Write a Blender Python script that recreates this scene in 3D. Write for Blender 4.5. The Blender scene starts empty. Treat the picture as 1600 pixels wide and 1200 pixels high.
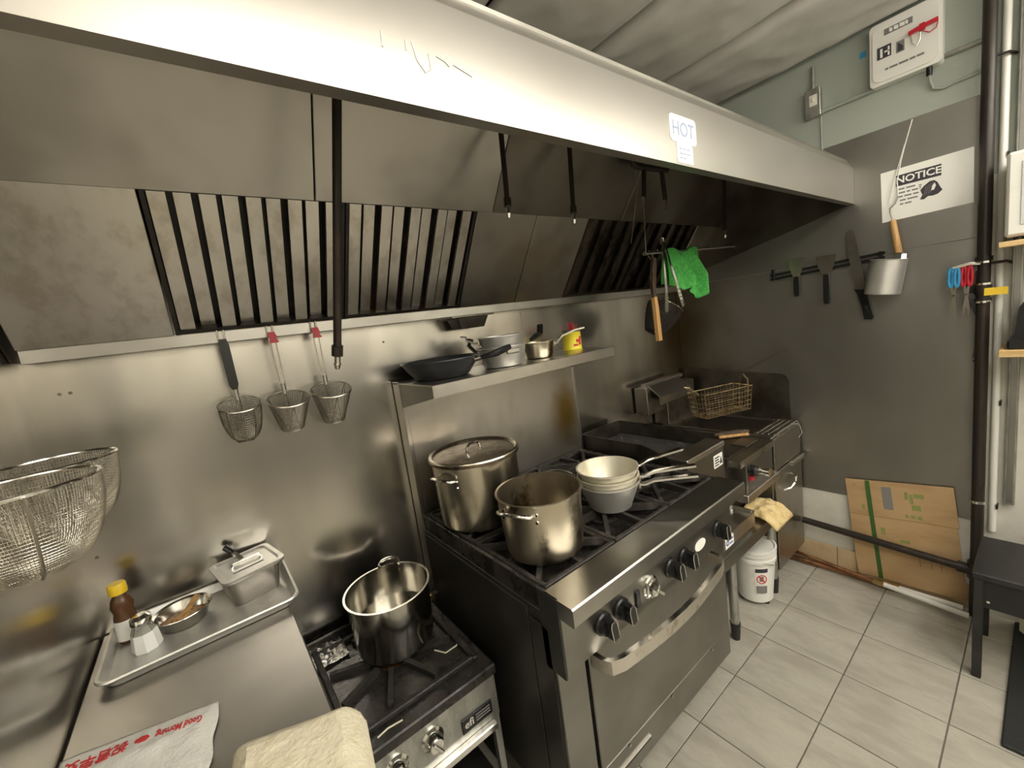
import bpy, bmesh, math, random
from mathutils import Vector, Matrix, noise
random.seed(7)
S = bpy.context.scene
COL = S.collection
PI = math.pi

# ------------------------------------------------------------------ camera
cam_d = bpy.data.cameras.new('camera'); cam = bpy.data.objects.new('camera', cam_d); COL.objects.link(cam)
cam_d.sensor_width = 36; cam_d.sensor_fit = 'HORIZONTAL'; cam_d.lens = 644.817 / 1600 * 36
cam_d.clip_start = .02
RC = ((0.7813533667817626, -0.6091888294057091, -0.13555768641470442),
      (0.19362668825415505, 0.030140648572269824, 0.9806121796609361),
      (-0.5932921892411301, -0.7924522139731496, 0.14150571279818144))
m = Matrix(RC).transposed().to_4x4(); m.translation = (0.34277, -1.56606, 1.6191)
cam.matrix_world = m
S.camera = cam
# ------------------------------------------------------------------ world, view
w = bpy.data.worlds.new('world'); S.world = w; w.use_nodes = True
w.node_tree.nodes['Background'].inputs[0].default_value = (1, .95, .87, 1)
w.node_tree.nodes['Background'].inputs[1].default_value = 0.05
S.view_settings.view_transform = 'Standard'; S.view_settings.look = 'None'
S.view_settings.gamma = 1; S.view_settings.use_curve_mapping = False
S.view_settings.exposure = 0.22
LAMP = 14.0          # brightness of the fluorescent diffusers
LAMPCOL = (1, .955, .87, 1)

# ------------------------------------------------------------------ materials
MATS = {}
def mat(name, col, rough=.5, metal=0, col2=None, nscale=6, stretch=(1, 1, 1), lo=.4, hi=.6, bump=0, bscale=60,
        rvar=0, emit=0, trans=0, detail=6, sheen=0, ior=1.45, aniso=0):
    m = bpy.data.materials.new(name); m.use_nodes = True
    nt = m.node_tree; N = nt.nodes; L = nt.links; p = N['Principled BSDF']
    p.inputs['Base Color'].default_value = (*col, 1); p.inputs['Roughness'].default_value = rough
    p.inputs['Metallic'].default_value = metal; p.inputs['IOR'].default_value = ior
    if trans: p.inputs['Transmission Weight'].default_value = trans
    if aniso: p.inputs['Anisotropic'].default_value = aniso
    if emit:
        p.inputs['Emission Color'].default_value = LAMPCOL; p.inputs['Emission Strength'].default_value = emit
    tc = N.new('ShaderNodeTexCoord'); mp = N.new('ShaderNodeMapping'); mp.inputs['Scale'].default_value = stretch
    L.new(tc.outputs['Object'], mp.inputs['Vector'])
    if col2 or rvar:
        n = N.new('ShaderNodeTexNoise'); n.inputs['Scale'].default_value = nscale; n.inputs['Detail'].default_value = detail
        n.inputs['Roughness'].default_value = .62
        L.new(mp.outputs[0], n.inputs['Vector'])
    if col2:
        r = N.new('ShaderNodeMapRange'); r.interpolation_type = 'SMOOTHERSTEP'; r.inputs[1].default_value = lo; r.inputs[2].default_value = hi
        mx = N.new('ShaderNodeMix'); mx.data_type = 'RGBA'
        mx.inputs['A'].default_value = (*col, 1); mx.inputs['B'].default_value = (*col2, 1)
        L.new(n.outputs[0], r.inputs[0]); L.new(r.outputs[0], mx.inputs['Factor']); L.new(mx.outputs['Result'], p.inputs['Base Color'])
    if rvar:
        r2 = N.new('ShaderNodeMapRange'); r2.interpolation_type = 'SMOOTHERSTEP'; r2.inputs[1].default_value = .3; r2.inputs[2].default_value = .7
        r2.inputs[3].default_value = max(.03, rough - rvar); r2.inputs[4].default_value = min(1, rough + rvar)
        L.new(n.outputs[0], r2.inputs[0]); L.new(r2.outputs[0], p.inputs['Roughness'])
    if bump:
        n2 = N.new('ShaderNodeTexNoise'); n2.inputs['Scale'].default_value = bscale; n2.inputs['Detail'].default_value = 4
        b = N.new('ShaderNodeBump'); b.inputs['Strength'].default_value = bump; b.inputs['Distance'].default_value = .01
        L.new(mp.outputs[0], n2.inputs['Vector']); L.new(n2.outputs[0], b.inputs['Height']); L.new(b.outputs[0], p.inputs['Normal'])
    MATS[name] = m
    return m
mat('steel', (.60, .575, .53), .30, 1, (.50, .475, .43), 5, (1, 1, 1), .3, .7, detail=2)
mat('steel_wall', (.60, .57, .515), .24, 1, (.42, .40, .365), 2.6, (1.6, 1, .45), .35, .68, detail=2)
mat('steel_sheet', (.34, .33, .31), .42, 1, (.28, .27, .25), 2.5, (1, 1, .6), .3, .7, detail=2)
mat('steel_hood', (.50, .48, .44), .42, 1, (.43, .405, .365), 2.5, (.5, 1, 1), .35, .75, detail=2)
mat('steel_inner', (.43, .41, .375), .31, 1, (.33, .31, .28), 4, (1, 1, 1), .35, .7, detail=2)
mat('steel_baffle', (.62, .59, .54), .33, 1, (.47, .43, .37), 14, (1, 1, .5), .42, .72, detail=4)
mat('steel_dark', (.24, .225, .20), .38, 1, (.13, .115, .09), 6, (1, 1, 1), .35, .7)
mat('shaded_greasy_inner', (.20, .185, .16), .36, 1, (.12, .105, .085), 3, (1, 1, 1), .35, .7, detail=2)  # darker inner steel: hood shade put into the colour, along with grease
mat('greasy_steel', (.14, .12, .10), .34, 1, (.035, .028, .022), 7, (1, 1, .5), .42, .62)
mat('steel_table', (.46, .445, .415), .36, 1, (.38, .365, .34), 3, (1, 1, 1), .3, .7, detail=2)
mat('steel_rail', (.44, .425, .395), .30, 1, (.36, .345, .32), 5, (1, 1, 1), .3, .7, detail=2)
mat('steel_range', (.30, .29, .268), .34, 1, (.25, .24, .22), 5, (1, 1, 1), .3, .7, detail=2)
mat('steel_guard', (.52, .49, .44), .36, 1, (.44, .41, .36), 5, (1.3, 1, .7), .5, .78, detail=2)
mat('steel_fryer', (.38, .355, .31), .34, 1, (.24, .19, .12), 5, (1, 1, 1), .48, .75)
mat('pot_steel', (.60, .55, .45), .27, 1, (.36, .28, .16), 7, (1, 1, .6), .5, .75)
mat('pot_burnt', (.60, .54, .43), .28, 1, (.15, .10, .05), 9, (1, 1, .8), .5, .68)
mat('lid_greasy', (.34, .29, .22), .33, 1, (.14, .10, .07), 12, (1, 1, 1), .4, .65, bump=.05, bscale=50)
mat('stockpot', (.52, .50, .45), .17, 1, (.44, .42, .37), 6, (1, 1, 1), .4, .7)
mat('aluminium', (.62, .61, .58), .42, .75, (.52, .50, .46), 10, (1, 1, 1), .45, .7)
mat('aluminium_cream', (.72, .68, .56), .48, .6, (.62, .56, .42), 8, (1, 1, 1), .45, .7)
mat('chrome', (.78, .76, .72), .12, 1)
mat('chrome_worn', (.70, .66, .60), .22, 1, (.40, .34, .28), 25, (1, 1, 1), .5, .7)
mat('wire', (.62, .58, .50), .3, 1)
mat('wire_dark', (.30, .27, .22), .4, 1)
mat('wire_brass', (.50, .40, .24), .35, 1, (.26, .18, .09), 30, (1, 1, 1), .45, .65)
mat('black_enamel', (.022, .02, .018), .28, 0, (.05, .042, .035), 12, (1, 1, 1), .45, .7, rvar=.12, bump=.15, bscale=50)
mat('side_black', (.035, .032, .028), .36, .3, (.055, .05, .043), 3, (1, 1, 1), .4, .7)
mat('cast_iron', (.035, .031, .028), .55, .2, (.085, .07, .058), 20, (1, 1, 1), .48, .72, bump=.25, bscale=120, rvar=.15)
mat('grill_iron', (.05, .047, .044), .5, .3, (.11, .10, .09), 30, (1, 1, 1), .48, .7, bump=.2, bscale=100, rvar=.12)
mat('black_plastic', (.012, .012, .012), .25)
mat('black_paint', (.018, .0175, .017), .42, 0, (.03, .029, .028), 10, (1, 1, 1), .4, .7, rvar=.1)
mat('iron_pipe', (.028, .022, .018), .38, .2, (.06, .035, .022), 14, (1, 1, .4), .5, .75, bump=.08, bscale=70)
mat('rubber', (.02, .022, .022), .6, bump=.2, bscale=120)
mat('grease', (.018, .014, .011), .4, 0, (.05, .035, .022), 14, (1, 1, .4), .5, .75)
mat('nonstick', (.045, .047, .05), .38, .4, (.075, .078, .08), 8, (1, 1, 1), .4, .7)
mat('paint_green', (.40, .43, .385), .6, 0, (.33, .36, .325), 3, (1, 1, 1), .35, .7, bump=.12, bscale=35)
mat('paint_white', (.70, .68, .61), .6, 0, (.60, .57, .50), 4, (1, 1, 1), .4, .75, bump=.1, bscale=45)
mat('vinyl', (.66, .645, .60), .4, 0, (.56, .545, .50), 3, (1, 1, 1), .4, .7, bump=.25, bscale=7, rvar=.08)
mat('added_dark_band', (.10, .09, .08), .5)
mat('ceil_dark', (.05, .048, .044), .8)
mat('grout', (.15, .135, .11), .9)
mat('white_plastic', (.80, .79, .74), .35, 0, (.70, .68, .61), 6, (1, 1, 1), .5, .8)
mat('pail_plastic', (.80, .79, .74), .38, 0, (.62, .59, .52), 9, (1, 1, 1), .55, .75)
mat('pvc', (.78, .76, .70), .35)
mat('copper', (.40, .20, .10), .38, .9, (.22, .11, .06), 20, (1, 1, 1), .4, .7)
mat('brass', (.60, .42, .18), .3, 1)
mat('galvanized', (.50, .50, .47), .38, .9, (.36, .36, .33), 25, (1, 1, .4), .4, .65)
mat('cardboard', (.50, .335, .17), .8, 0, (.43, .28, .14), 5, (1, 1, 3), .4, .7, bump=.05, bscale=40)
mat('cardboard_dark', (.36, .235, .115), .8, 0, (.30, .19, .09), 5, (1, 1, 3), .4, .7)
mat('tan_tile', (.58, .44, .27), .45, 0, (.48, .35, .20), 8, (1, 1, 1), .4, .7)
mat('wood', (.56, .33, .13), .5, 0, (.42, .22, .075), 8, (6, 6, .6), .4, .65)
mat('wood_burnt', (.05, .035, .024), .6, 0, (.14, .08, .04), 20, (3, 3, 1), .45, .7)
mat('plank', (.66, .46, .22), .55, 0, (.55, .36, .15), 8, (6, .6, 6), .4, .65)
mat('paper', (.86, .85, .80), .7)
mat('ink', (.05, .045, .055), .7)
mat('ink_grey', (.22, .21, .20), .7)
mat('ink_blue', (.30, .36, .50), .7)
mat('logo_blue', (.10, .14, .42), .6)
mat('ink_red', (.62, .05, .05), .7)
mat('red_plastic', (.55, .02, .035), .35)
mat('blue_plastic', (.05, .32, .62), .35)
mat('yellow_plastic', (.85, .58, .03), .35)
mat('yellow_paint', (.86, .72, .05), .4)
mat('green_tape', (.05, .125, .025), .5)
mat('green_print', (.27, .30, .09), .8)
mat('green_cloth', (.09, .46, .09), .85, 0, (.06, .35, .065), 60, (1, 1, 1), .4, .6, bump=.3, bscale=220)
mat('towel_white', (.74, .72, .66), .9, 0, (.62, .59, .53), 16, (1, 1, 1), .5, .75, bump=.35, bscale=180)
mat('towel_cream', (.80, .725, .545), .95, 0, (.74, .66, .47), 40, (1, 1, 1), .45, .65, bump=.35, bscale=130)
mat('rag', (.78, .62, .33), .9, 0, (.68, .50, .22), 25, (1, 1, 1), .4, .65, bump=.6, bscale=90)
mat('salt', (.88, .87, .84), .35)
mat('glass', (.95, .95, .93), .05, 0, trans=1, ior=1.45)
mat('sauce', (.10, .045, .02), .15)
mat('food', (.55, .38, .20), .6, 0, (.36, .18, .08), 60, (1, 1, 1), .4, .6, bump=.5, bscale=150)
mat('foil', (.75, .74, .72), .2, 1, bump=1, bscale=70)
mat('cream_plastic', (.80, .76, .58), .5)
mat('screen_grey', (.60, .61, .58), .3)
mat('diffuser', (.9, .88, .82), .5, emit=LAMP)
def tile_mat():
    m = mat('tile', (.455, .43, .365), .32, 0, (.36, .335, .28), 5, (2.5, .8, 1), .35, .7, rvar=.08, bump=.02, bscale=60)
    nt = m.node_tree; N = nt.nodes; L = nt.links
    oi = N.new('ShaderNodeObjectInfo'); vm = N.new('ShaderNodeVectorMath'); vm.operation = 'ADD'
    sc = N.new('ShaderNodeMath'); sc.operation = 'MULTIPLY'; sc.inputs[1].default_value = 37
    L.new(oi.outputs['Random'], sc.inputs[0]); L.new(sc.outputs[0], vm.inputs[1])
    mp = [n for n in N if n.type == 'MAPPING'][0]; tc = [n for n in N if n.type == 'TEX_COORD'][0]
    L.new(tc.outputs['Object'], vm.inputs[0]); L.new(vm.outputs[0], mp.inputs['Vector'])
    mp.inputs['Rotation'].default_value = (0, 0, .5)
tile_mat()
def wall_mat():
    m = mat('paint_wall', (.66, .64, .57), .6, 0, (.55, .52, .45), 4, (1, 1, 1), .4, .75, bump=.12, bscale=40)
    nt = m.node_tree; N = nt.nodes; L = nt.links; p = N['Principled BSDF']
    g = N.new('ShaderNodeNewGeometry'); sp = N.new('ShaderNodeSeparateXYZ'); gt = N.new('ShaderNodeMath'); gt.operation = 'GREATER_THAN'
    gt.inputs[1].default_value = 1.95
    mx = N.new('ShaderNodeMix'); mx.data_type = 'RGBA'; mx.inputs['B'].default_value = (.36, .39, .345, 1)
    src = p.inputs['Base Color'].links[0].from_socket
    L.new(g.outputs['Position'], sp.inputs[0]); L.new(sp.outputs['Z'], gt.inputs[0]); L.new(gt.outputs[0], mx.inputs['Factor'])
    L.new(src, mx.inputs['A']); L.new(mx.outputs['Result'], p.inputs['Base Color'])
wall_mat()
def stain(name, base, col, c, scale, r0, r1, nz=.35):
    m = MATS[base].copy(); m.name = name; MATS[name] = m
    nt = m.node_tree; N = nt.nodes; L = nt.links; p = N['Principled BSDF']
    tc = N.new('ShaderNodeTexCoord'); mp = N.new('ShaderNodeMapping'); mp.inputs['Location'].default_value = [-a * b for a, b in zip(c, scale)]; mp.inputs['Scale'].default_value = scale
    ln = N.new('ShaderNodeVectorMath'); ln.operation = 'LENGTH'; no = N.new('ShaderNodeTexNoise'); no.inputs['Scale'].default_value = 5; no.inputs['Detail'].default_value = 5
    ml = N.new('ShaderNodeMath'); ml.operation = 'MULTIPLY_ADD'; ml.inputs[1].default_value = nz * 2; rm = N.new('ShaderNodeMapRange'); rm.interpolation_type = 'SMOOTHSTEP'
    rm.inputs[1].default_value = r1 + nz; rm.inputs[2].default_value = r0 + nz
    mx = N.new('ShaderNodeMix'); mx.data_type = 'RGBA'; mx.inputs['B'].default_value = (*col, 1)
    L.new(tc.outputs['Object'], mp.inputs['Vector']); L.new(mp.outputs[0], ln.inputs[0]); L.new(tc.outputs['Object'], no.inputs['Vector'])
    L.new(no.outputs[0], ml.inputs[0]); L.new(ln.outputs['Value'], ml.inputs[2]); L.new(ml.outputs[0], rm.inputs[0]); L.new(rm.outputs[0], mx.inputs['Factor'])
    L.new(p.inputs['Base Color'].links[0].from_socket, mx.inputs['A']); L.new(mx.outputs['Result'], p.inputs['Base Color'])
stain('guard_stained', 'steel_guard', (.24, .16, .05), (.39, .36, 1.17), (5.5, 1, 3.2), .1, .9, .35)
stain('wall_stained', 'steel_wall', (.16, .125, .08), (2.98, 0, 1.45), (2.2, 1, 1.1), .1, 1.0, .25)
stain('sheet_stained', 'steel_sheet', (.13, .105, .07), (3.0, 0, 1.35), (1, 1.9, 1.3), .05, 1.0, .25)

# ------------------------------------------------------------------ mesh builder
class B:
    def __init__(s, M=None): s.bm = bmesh.new(); s.M = M or Matrix()
    def v(s, p): return s.bm.verts.new(s.M @ Vector(p))
    def face(s, vs):
        try: return s.bm.faces.new(vs)
        except ValueError: return None
    def box(s, x0, x1, y0, y1, z0, z1, bev=0):
        P = [(x, y, z) for x in (x0, x1) for y in (y0, y1) for z in (z0, z1)]
        V = [s.v(p) for p in P]
        F = [s.face([V[i] for i in q]) for q in ((0, 1, 3, 2), (4, 6, 7, 5), (0, 4, 5, 1), (2, 3, 7, 6), (0, 2, 6, 4), (1, 5, 7, 3))]
        if bev:
            E = list({e for f in F for e in f.edges})
            bmesh.ops.bevel(s.bm, geom=E, offset=bev, segments=1, affect='EDGES')
        return s
    def prism(s, poly, ax, a0, a1):   # poly in the two other axes, extruded along ax
        def P(a, q):
            if ax == 'x': return (a, q[0], q[1])
            if ax == 'y': return (q[0], a, q[1])
            return (q[0], q[1], a)
        A = [s.v(P(a0, q)) for q in poly]; Bv = [s.v(P(a1, q)) for q in poly]
        s.face(A[::-1]); s.face(Bv); n = len(poly)
        for i in range(n): s.face([A[i], A[(i + 1) % n], Bv[(i + 1) % n], Bv[i]])
        return s
    def loft(s, rings, cap0=True, cap1=True, closed=True):
        R = [[s.v(p) for p in r] for r in rings]; n = len(R[0])
        for a, b in zip(R, R[1:]):
            for i in range(n if closed else n - 1): s.face([a[i], a[(i + 1) % n], b[(i + 1) % n], b[i]])
        if cap0: s.face(R[0][::-1])
        if cap1: s.face(R[-1])
        return s
    def cyl(s, p, q, r, r2=None, seg=16):
        p = Vector(p); q = Vector(q); r2 = r if r2 is None else r2
        d = (q - p).normalized(); a = d.orthogonal().normalized(); b = d.cross(a)
        ring = lambda c, rr: [c + a * rr * math.cos(2 * PI * i / seg) + b * rr * math.sin(2 * PI * i / seg) for i in range(seg)]
        return s.loft([ring(p, r), ring(q, r2)])
    def lathe(s, prof, c=(0, 0, 0), seg=40):
        c = Vector(c); rows = []
        for r, z in prof:
            rows.append([s.v(c + Vector((0, 0, z)))] if r < 1e-6 else
                        [s.v(c + Vector((r * math.cos(2 * PI * i / seg), r * math.sin(2 * PI * i / seg), z))) for i in range(seg)])
        for a, b in zip(rows, rows[1:]):
            for i in range(seg):
                j = (i + 1) % seg
                if len(a) == 1 and len(b) == 1: continue
                if len(a) == 1: s.face([a[0], b[j], b[i]])
                elif len(b) == 1: s.face([a[i], a[j], b[0]])
                else: s.face([a[i], a[j], b[j], b[i]])
        return s
    def tube(s, pts, r, seg=8, closed=False, flat=None):   # flat=(w,h): rectangular section, h along z
        pts = [Vector(p) for p in pts]; n = len(pts); rings = []; prev = None
        for i in range(n):
            if closed: t = pts[(i + 1) % n] - pts[i - 1]
            else: t = pts[min(i + 1, n - 1)] - pts[max(i - 1, 0)]
            t.normalize()
            if flat:
                up = Vector((0, 0, 1)); sd = t.cross(up)
                sd = sd.normalized() if sd.length > 1e-5 else Vector((1, 0, 0)); up = sd.cross(t).normalized()
                w_, h_ = flat
                rings.append([pts[i] + sd * a * w_ / 2 + up * b * h_ / 2 for a, b in ((-1, -1), (1, -1), (1, 1), (-1, 1))])
            else:
                a = t.orthogonal().normalized() if prev is None else (prev - t * prev.dot(t)).normalized()
                prev = a; b = t.cross(a); rr = r[i] if isinstance(r, (list, tuple)) else r
                rings.append([pts[i] + a * rr * math.cos(2 * PI * k / seg) + b * rr * math.sin(2 * PI * k / seg) for k in range(seg)])
        if closed: rings.append(rings[0]); return s.loft(rings, False, False)
        return s.loft(rings)
    def grid(s, fn, nu, nv):
        V = [[s.v(fn(i / nu, j / nv)) for j in range(nv + 1)] for i in range(nu + 1)]
        for i in range(nu):
            for j in range(nv): s.face([V[i][j], V[i + 1][j], V[i + 1][j + 1], V[i][j + 1]])
        return s
    def mesh(s, name, recalc=True, smooth=True, ang=35):
        if recalc:
            bmesh.ops.remove_doubles(s.bm, verts=s.bm.verts, dist=1e-6)
            bmesh.ops.recalc_face_normals(s.bm, faces=s.bm.faces)
        me = bpy.data.meshes.new(name); s.bm.to_mesh(me); s.bm.free()
        if smooth:
            for p in me.polygons: p.use_smooth = True
            me.set_sharp_from_angle(angle=math.radians(ang))
        return me
WL = {}
def tag(o, label=None, cat=None, group=None, kind=None):
    if label: o['label'] = label
    if cat: o['category'] = cat
    if group: o['group'] = group
    if kind: o['kind'] = kind
    return o
def thing(name, label, cat, loc=(0, 0, 0), group=None):
    o = bpy.data.objects.new(name, None); COL.objects.link(o); o.location = loc; o.empty_display_size = .05
    WL[o.name] = Vector(loc)
    return tag(o, label, cat, group)
def part(name, b, m, parent=None, loc=None, rot=None, label=None, local=False):
    """b: builder in world coordinates (loc None) or around its own origin (loc = world place), or a ready mesh"""
    base = WL[parent.name] if parent else Vector((0, 0, 0))
    if isinstance(b, B): me = b.mesh(name)
    else: me = b
    if loc is None and not local and isinstance(b, B) and parent: me.transform(Matrix.Translation(-base))
    if m and not me.materials: me.materials.append(MATS[m])
    o = bpy.data.objects.new(name, me); COL.objects.link(o)
    if parent: o.parent = parent
    if loc is not None: o.location = Vector(loc) - base
    if rot: o.rotation_euler = rot
    WL[o.name] = base if loc is None else Vector(loc)
    if label: o['label'] = label
    return o
def solo(name, b, m, label, cat, loc, group=None):
    """a thing that is a single mesh, built in world coordinates, origin at loc"""
    me = b.mesh(name); me.transform(Matrix.Translation(-Vector(loc))); me.materials.append(MATS[m])
    o = bpy.data.objects.new(name, me); COL.objects.link(o); o.location = loc; WL[o.name] = Vector(loc)
    return tag(o, label, cat, group)
def struct(name, b, m): return tag(part(name, b, m), kind='structure')
def mod(o, kind, **kw):
    md = o.modifiers.new(kind.lower(), kind)
    for k, v in kw.items(): setattr(md, k, v)
    return o
def text_mesh(txt, size, bold=False, align='CENTER'):
    c = bpy.data.curves.new('t', 'FONT'); c.body = txt; c.size = size; c.align_x = align; c.align_y = 'CENTER'
    c.extrude = .0004; c.resolution_u = 3
    if bold: c.offset = size * .022
    o = bpy.data.objects.new('t', c); COL.objects.link(o)
    me = bpy.data.meshes.new_from_object(o.evaluated_get(bpy.context.evaluated_depsgraph_get()))
    bpy.data.objects.remove(o); bpy.data.curves.remove(c); me.materials.clear()
    return me
def rot_z(c, a): return Matrix.Translation(Vector(c)) @ Matrix.Rotation(a, 4, 'Z')
def rrect(cx, cy, w_, d_, r, z, n=5):
    P = []
    for sx, sy, a0 in ((1, 1, 0), (-1, 1, PI / 2), (-1, -1, PI), (1, -1, 3 * PI / 2)):
        for k in range(n + 1):
            a = a0 + PI / 2 * k / n
            P.append((cx + sx * (w_ / 2 - r) + r * math.cos(a), cy + sy * (d_ / 2 - r) + r * math.sin(a), z))
    return P

XE = 3.015      # end wall
YR = -4.2       # rear wall
ZC = 2.75
# ================================================================== SETTING
fl = struct('floor', B().box(0, XE, YR, 0, -.06, -.003), 'grout')
TX, TY, TS, TT = 2.807, -.7768, .2981, .3031
xs = sorted({0.0, XE} | {TX + i * TS for i in range(-12, 5) if 0.02 < TX + i * TS < XE - .02})
ys = sorted({0.0, YR} | {TY + j * TT for j in range(-14, 6) if YR + .02 < TY + j * TT < -.02})
cache = {}
for xa, xb in zip(xs, xs[1:]):
    for ya, yb in zip(ys, ys[1:]):
        k = (round(xb - xa, 4), round(yb - ya, 4))
        if k not in cache:
            g = .0022
            cache[k] = B().box(g - k[0] / 2, k[0] / 2 - g, g - k[1] / 2, k[1] / 2 - g, -.006, 0, .0012).mesh('tile')
        part('tile', cache[k], 'tile', fl, ((xa + xb) / 2, (ya + yb) / 2, 0))
wb = struct('wall_back', B().box(-.1, XE + .1, .003, .1, -.06, ZC), 'paint_white')
part('steel_sheet', B().box(0, 1.62, 0, .003, 0, ZC), 'steel_wall', wb)
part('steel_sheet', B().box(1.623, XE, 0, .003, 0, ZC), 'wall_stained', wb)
for x, z in ((.055, 1.6), (.075, 1.6), (.93, 1.62), (1.9, 1.64), (.035, 1.15)):
    part('screw', B().cyl((x, -.002, z), (x, .001, z), .004, seg=10), 'steel_dark', wb)
wl = struct('wall_left', B().box(-.1, -.003, YR, .003, -.06, ZC), 'paint_white')
part('steel_sheet', B().box(-.003, 0, -1.25, 0, 0, ZC), 'steel_wall', wl)
wr = struct('wall_right', B().box(XE, XE + .1, YR, .003, -.06, ZC), 'paint_wall')
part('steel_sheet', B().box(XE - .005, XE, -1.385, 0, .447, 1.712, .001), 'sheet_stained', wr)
part('steel_sheet', B().box(XE - .004, XE, -1.385, 0, 1.714, 2.268, .001), 'steel_sheet', wr)
wre = struct('wall_rear', B().box(-.1, XE + .1, YR - .1, YR, -.06, ZC), 'paint_white')
part('added_dark_band', B().box(0, XE, YR, YR + .012, 0, 1.35), 'added_dark_band', wre)  # unseen dark band, added to give the steel walls something dark to reflect
bs = struct('baseboard_right', B().box(XE - .012, XE, -1.4, -.6, 0, .12), 'grout')
for i in range(3):
    part('tile', B().box(XE - .022, XE - .012, -.60 - .262 * (i + 1) + .003, -.60 - .262 * i, .002, .128, .002), 'tan_tile', bs)
# ceiling: vinyl faced insulation batts that sag between their seams
ce = struct('ceiling', B().box(-.1, XE + .1, YR - .1, .1, ZC, ZC + .08), 'ceil_dark')
cx = [.0, .315, .855, 1.395, 1.935, 2.475, XE - .006]
cy = [-.01, -1.32, -2.6, YR + .01]
for ci, (xa, xb) in enumerate(zip(cx, cx[1:])):
    for cj, (ya, yb) in enumerate(zip(cy, cy[1:])):
        sd = Vector((ci * 3.1, cj * 5.7, 1.3))
        def f(u, v, xa=xa, xb=xb, ya=ya, yb=yb, sd=sd):
            x = xa + .006 + (xb - xa - .012) * u; y = ya + (yb - ya) * v
            e = min(1, 9 * min(u, 1 - u)); ev = min(1, 14 * min(v, 1 - v))
            n1 = noise.noise(Vector((x * 2.4, y * 1.6, 0)) + sd); n2 = noise.noise(Vector((x * 7 + y * 3, y * 5, 2)) + sd)
            ridge = 1 - abs(noise.noise(Vector((x * 5 - y * 3, y * 4 + x * 2, 5)) + sd))
            return (x, y, ZC - .012 - .045 * e ** .5 * ev ** .5 - .014 * n1 - .005 * n2 - .006 * ridge ** 6 * e)
        b = B().grid(f, 26, 44); me = b.mesh('insulation_batt', ang=180)
        o = part('insulation_batt', me, 'vinyl', ce)
        mod(o, 'SOLIDIFY', thickness=.008, offset=-1 if me.polygons[0].normal.z < 0 else 1)
# fluorescent fittings
def ceiling_light(x, y, label):
    t = thing('ceiling_light', label, 'light', (x, y, 2.44), 'fluorescent ceiling fittings')
    part('housing', B().box(x - .62, x + .62, y - .06, y + .06, 2.575, 2.60, .003), 'white_plastic', t)
    P = [(y + .15 * math.cos(a), 2.575 + .10 * math.sin(a)) for a in [PI + PI * k / 12 for k in range(13)]]
    part('diffuser', B().prism(P, 'x', x - .60, x + .60), 'diffuser', t)
    for dx in (-.5, .5): part('hanger_rod', B().cyl((x + dx, y, 2.60), (x + dx, y, 2.74), .005, seg=8), 'chrome', t)
ceiling_light(.95, -2.0, 'long hanging fluorescent fitting nearest the cook line')
ceiling_light(.95, -3.4, 'long hanging fluorescent fitting at the back of the room, by the left wall')
ceiling_light(2.35, -3.4, 'long hanging fluorescent fitting at the back of the room, by the right wall')
ceiling_light(2.35, -2.3, 'long hanging fluorescent fitting above the black side table')

# ================================================================== EXHAUST HOOD
FB, FT = (-.07, 1.716), (-.303, 2.045)            # filter slope, (y, z) bottom and top
sl = Vector((0, FT[0] - FB[0], FT[1] - FB[1])); SL = sl.length; sl.normalize()
nn = Vector((1, 0, 0)).cross(sl)
def slope_M(x0): # local: x along the hood, y up the slope, z out of the slope towards the room
    M = Matrix.Identity(4)
    for i in range(3): M[i][0] = (1, 0, 0)[i]; M[i][1] = sl[i]; M[i][2] = nn[i]
    M.translation = (x0, FB[0], FB[1]); return M
hood = thing('exhaust_hood', 'long stainless steel exhaust hood with baffle filters over the cook line', 'hood', (1.5, -.5, 1.682))
part('front_lip', B().prism([(-.962, 1.969), (-.962, 2.132), (-.960, 2.136), (-.938, 2.170), (-.932, 2.170), (-.956, 2.134), (-.956, 1.975), (-.934, 1.975), (-.934, 1.969)], 'x', .004, XE - .006), 'steel_hood', hood)
part('top_panel', B().prism([(-.936, 2.166), (-.55, 2.435), (-.005, 2.435), (-.005, 2.445), (-.553, 2.445), (-.940, 2.176)], 'x', .004, XE - .006), 'steel_inner', hood)
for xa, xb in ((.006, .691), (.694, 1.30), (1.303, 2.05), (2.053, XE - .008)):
    b = B(slope_M(0)); b.box(xa, xb, SL - .008, SL + .475, .012, .018, .0015); part('inner_panel', b, 'steel_inner' if xb < 2 else 'shaded_greasy_inner', hood)  # right panels get the darkened colour, where light falls off inside the hood
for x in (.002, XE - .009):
    part('end_panel', B().prism([(-.955, 1.972), (-.154, 1.786), (-.062, 1.690), (-.004, 1.690), (-.004, 2.43), (-.55, 2.43), (-.955, 2.14)], 'x', x, x + .004), 'shaded_greasy_inner', hood)
part('gutter', B().prism([(-.066, 1.684), (-.066, 1.718), (-.062, 1.718), (-.062, 1.690), (-.002, 1.690), (-.002, 1.684)], 'x', .02, XE - .008), 'steel_inner', hood)
def blank(xa, xb, m='steel_inner'):
    b = B(slope_M(0)); b.box(xa, xb, .004, SL - .002, .0, .006, .0015); part('blank_panel', b, m, hood)
blank(.018, .316, 'steel_baffle'); blank(1.244, 1.530); blank(1.534, 1.838); blank(2.78, XE - .01)
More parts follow.
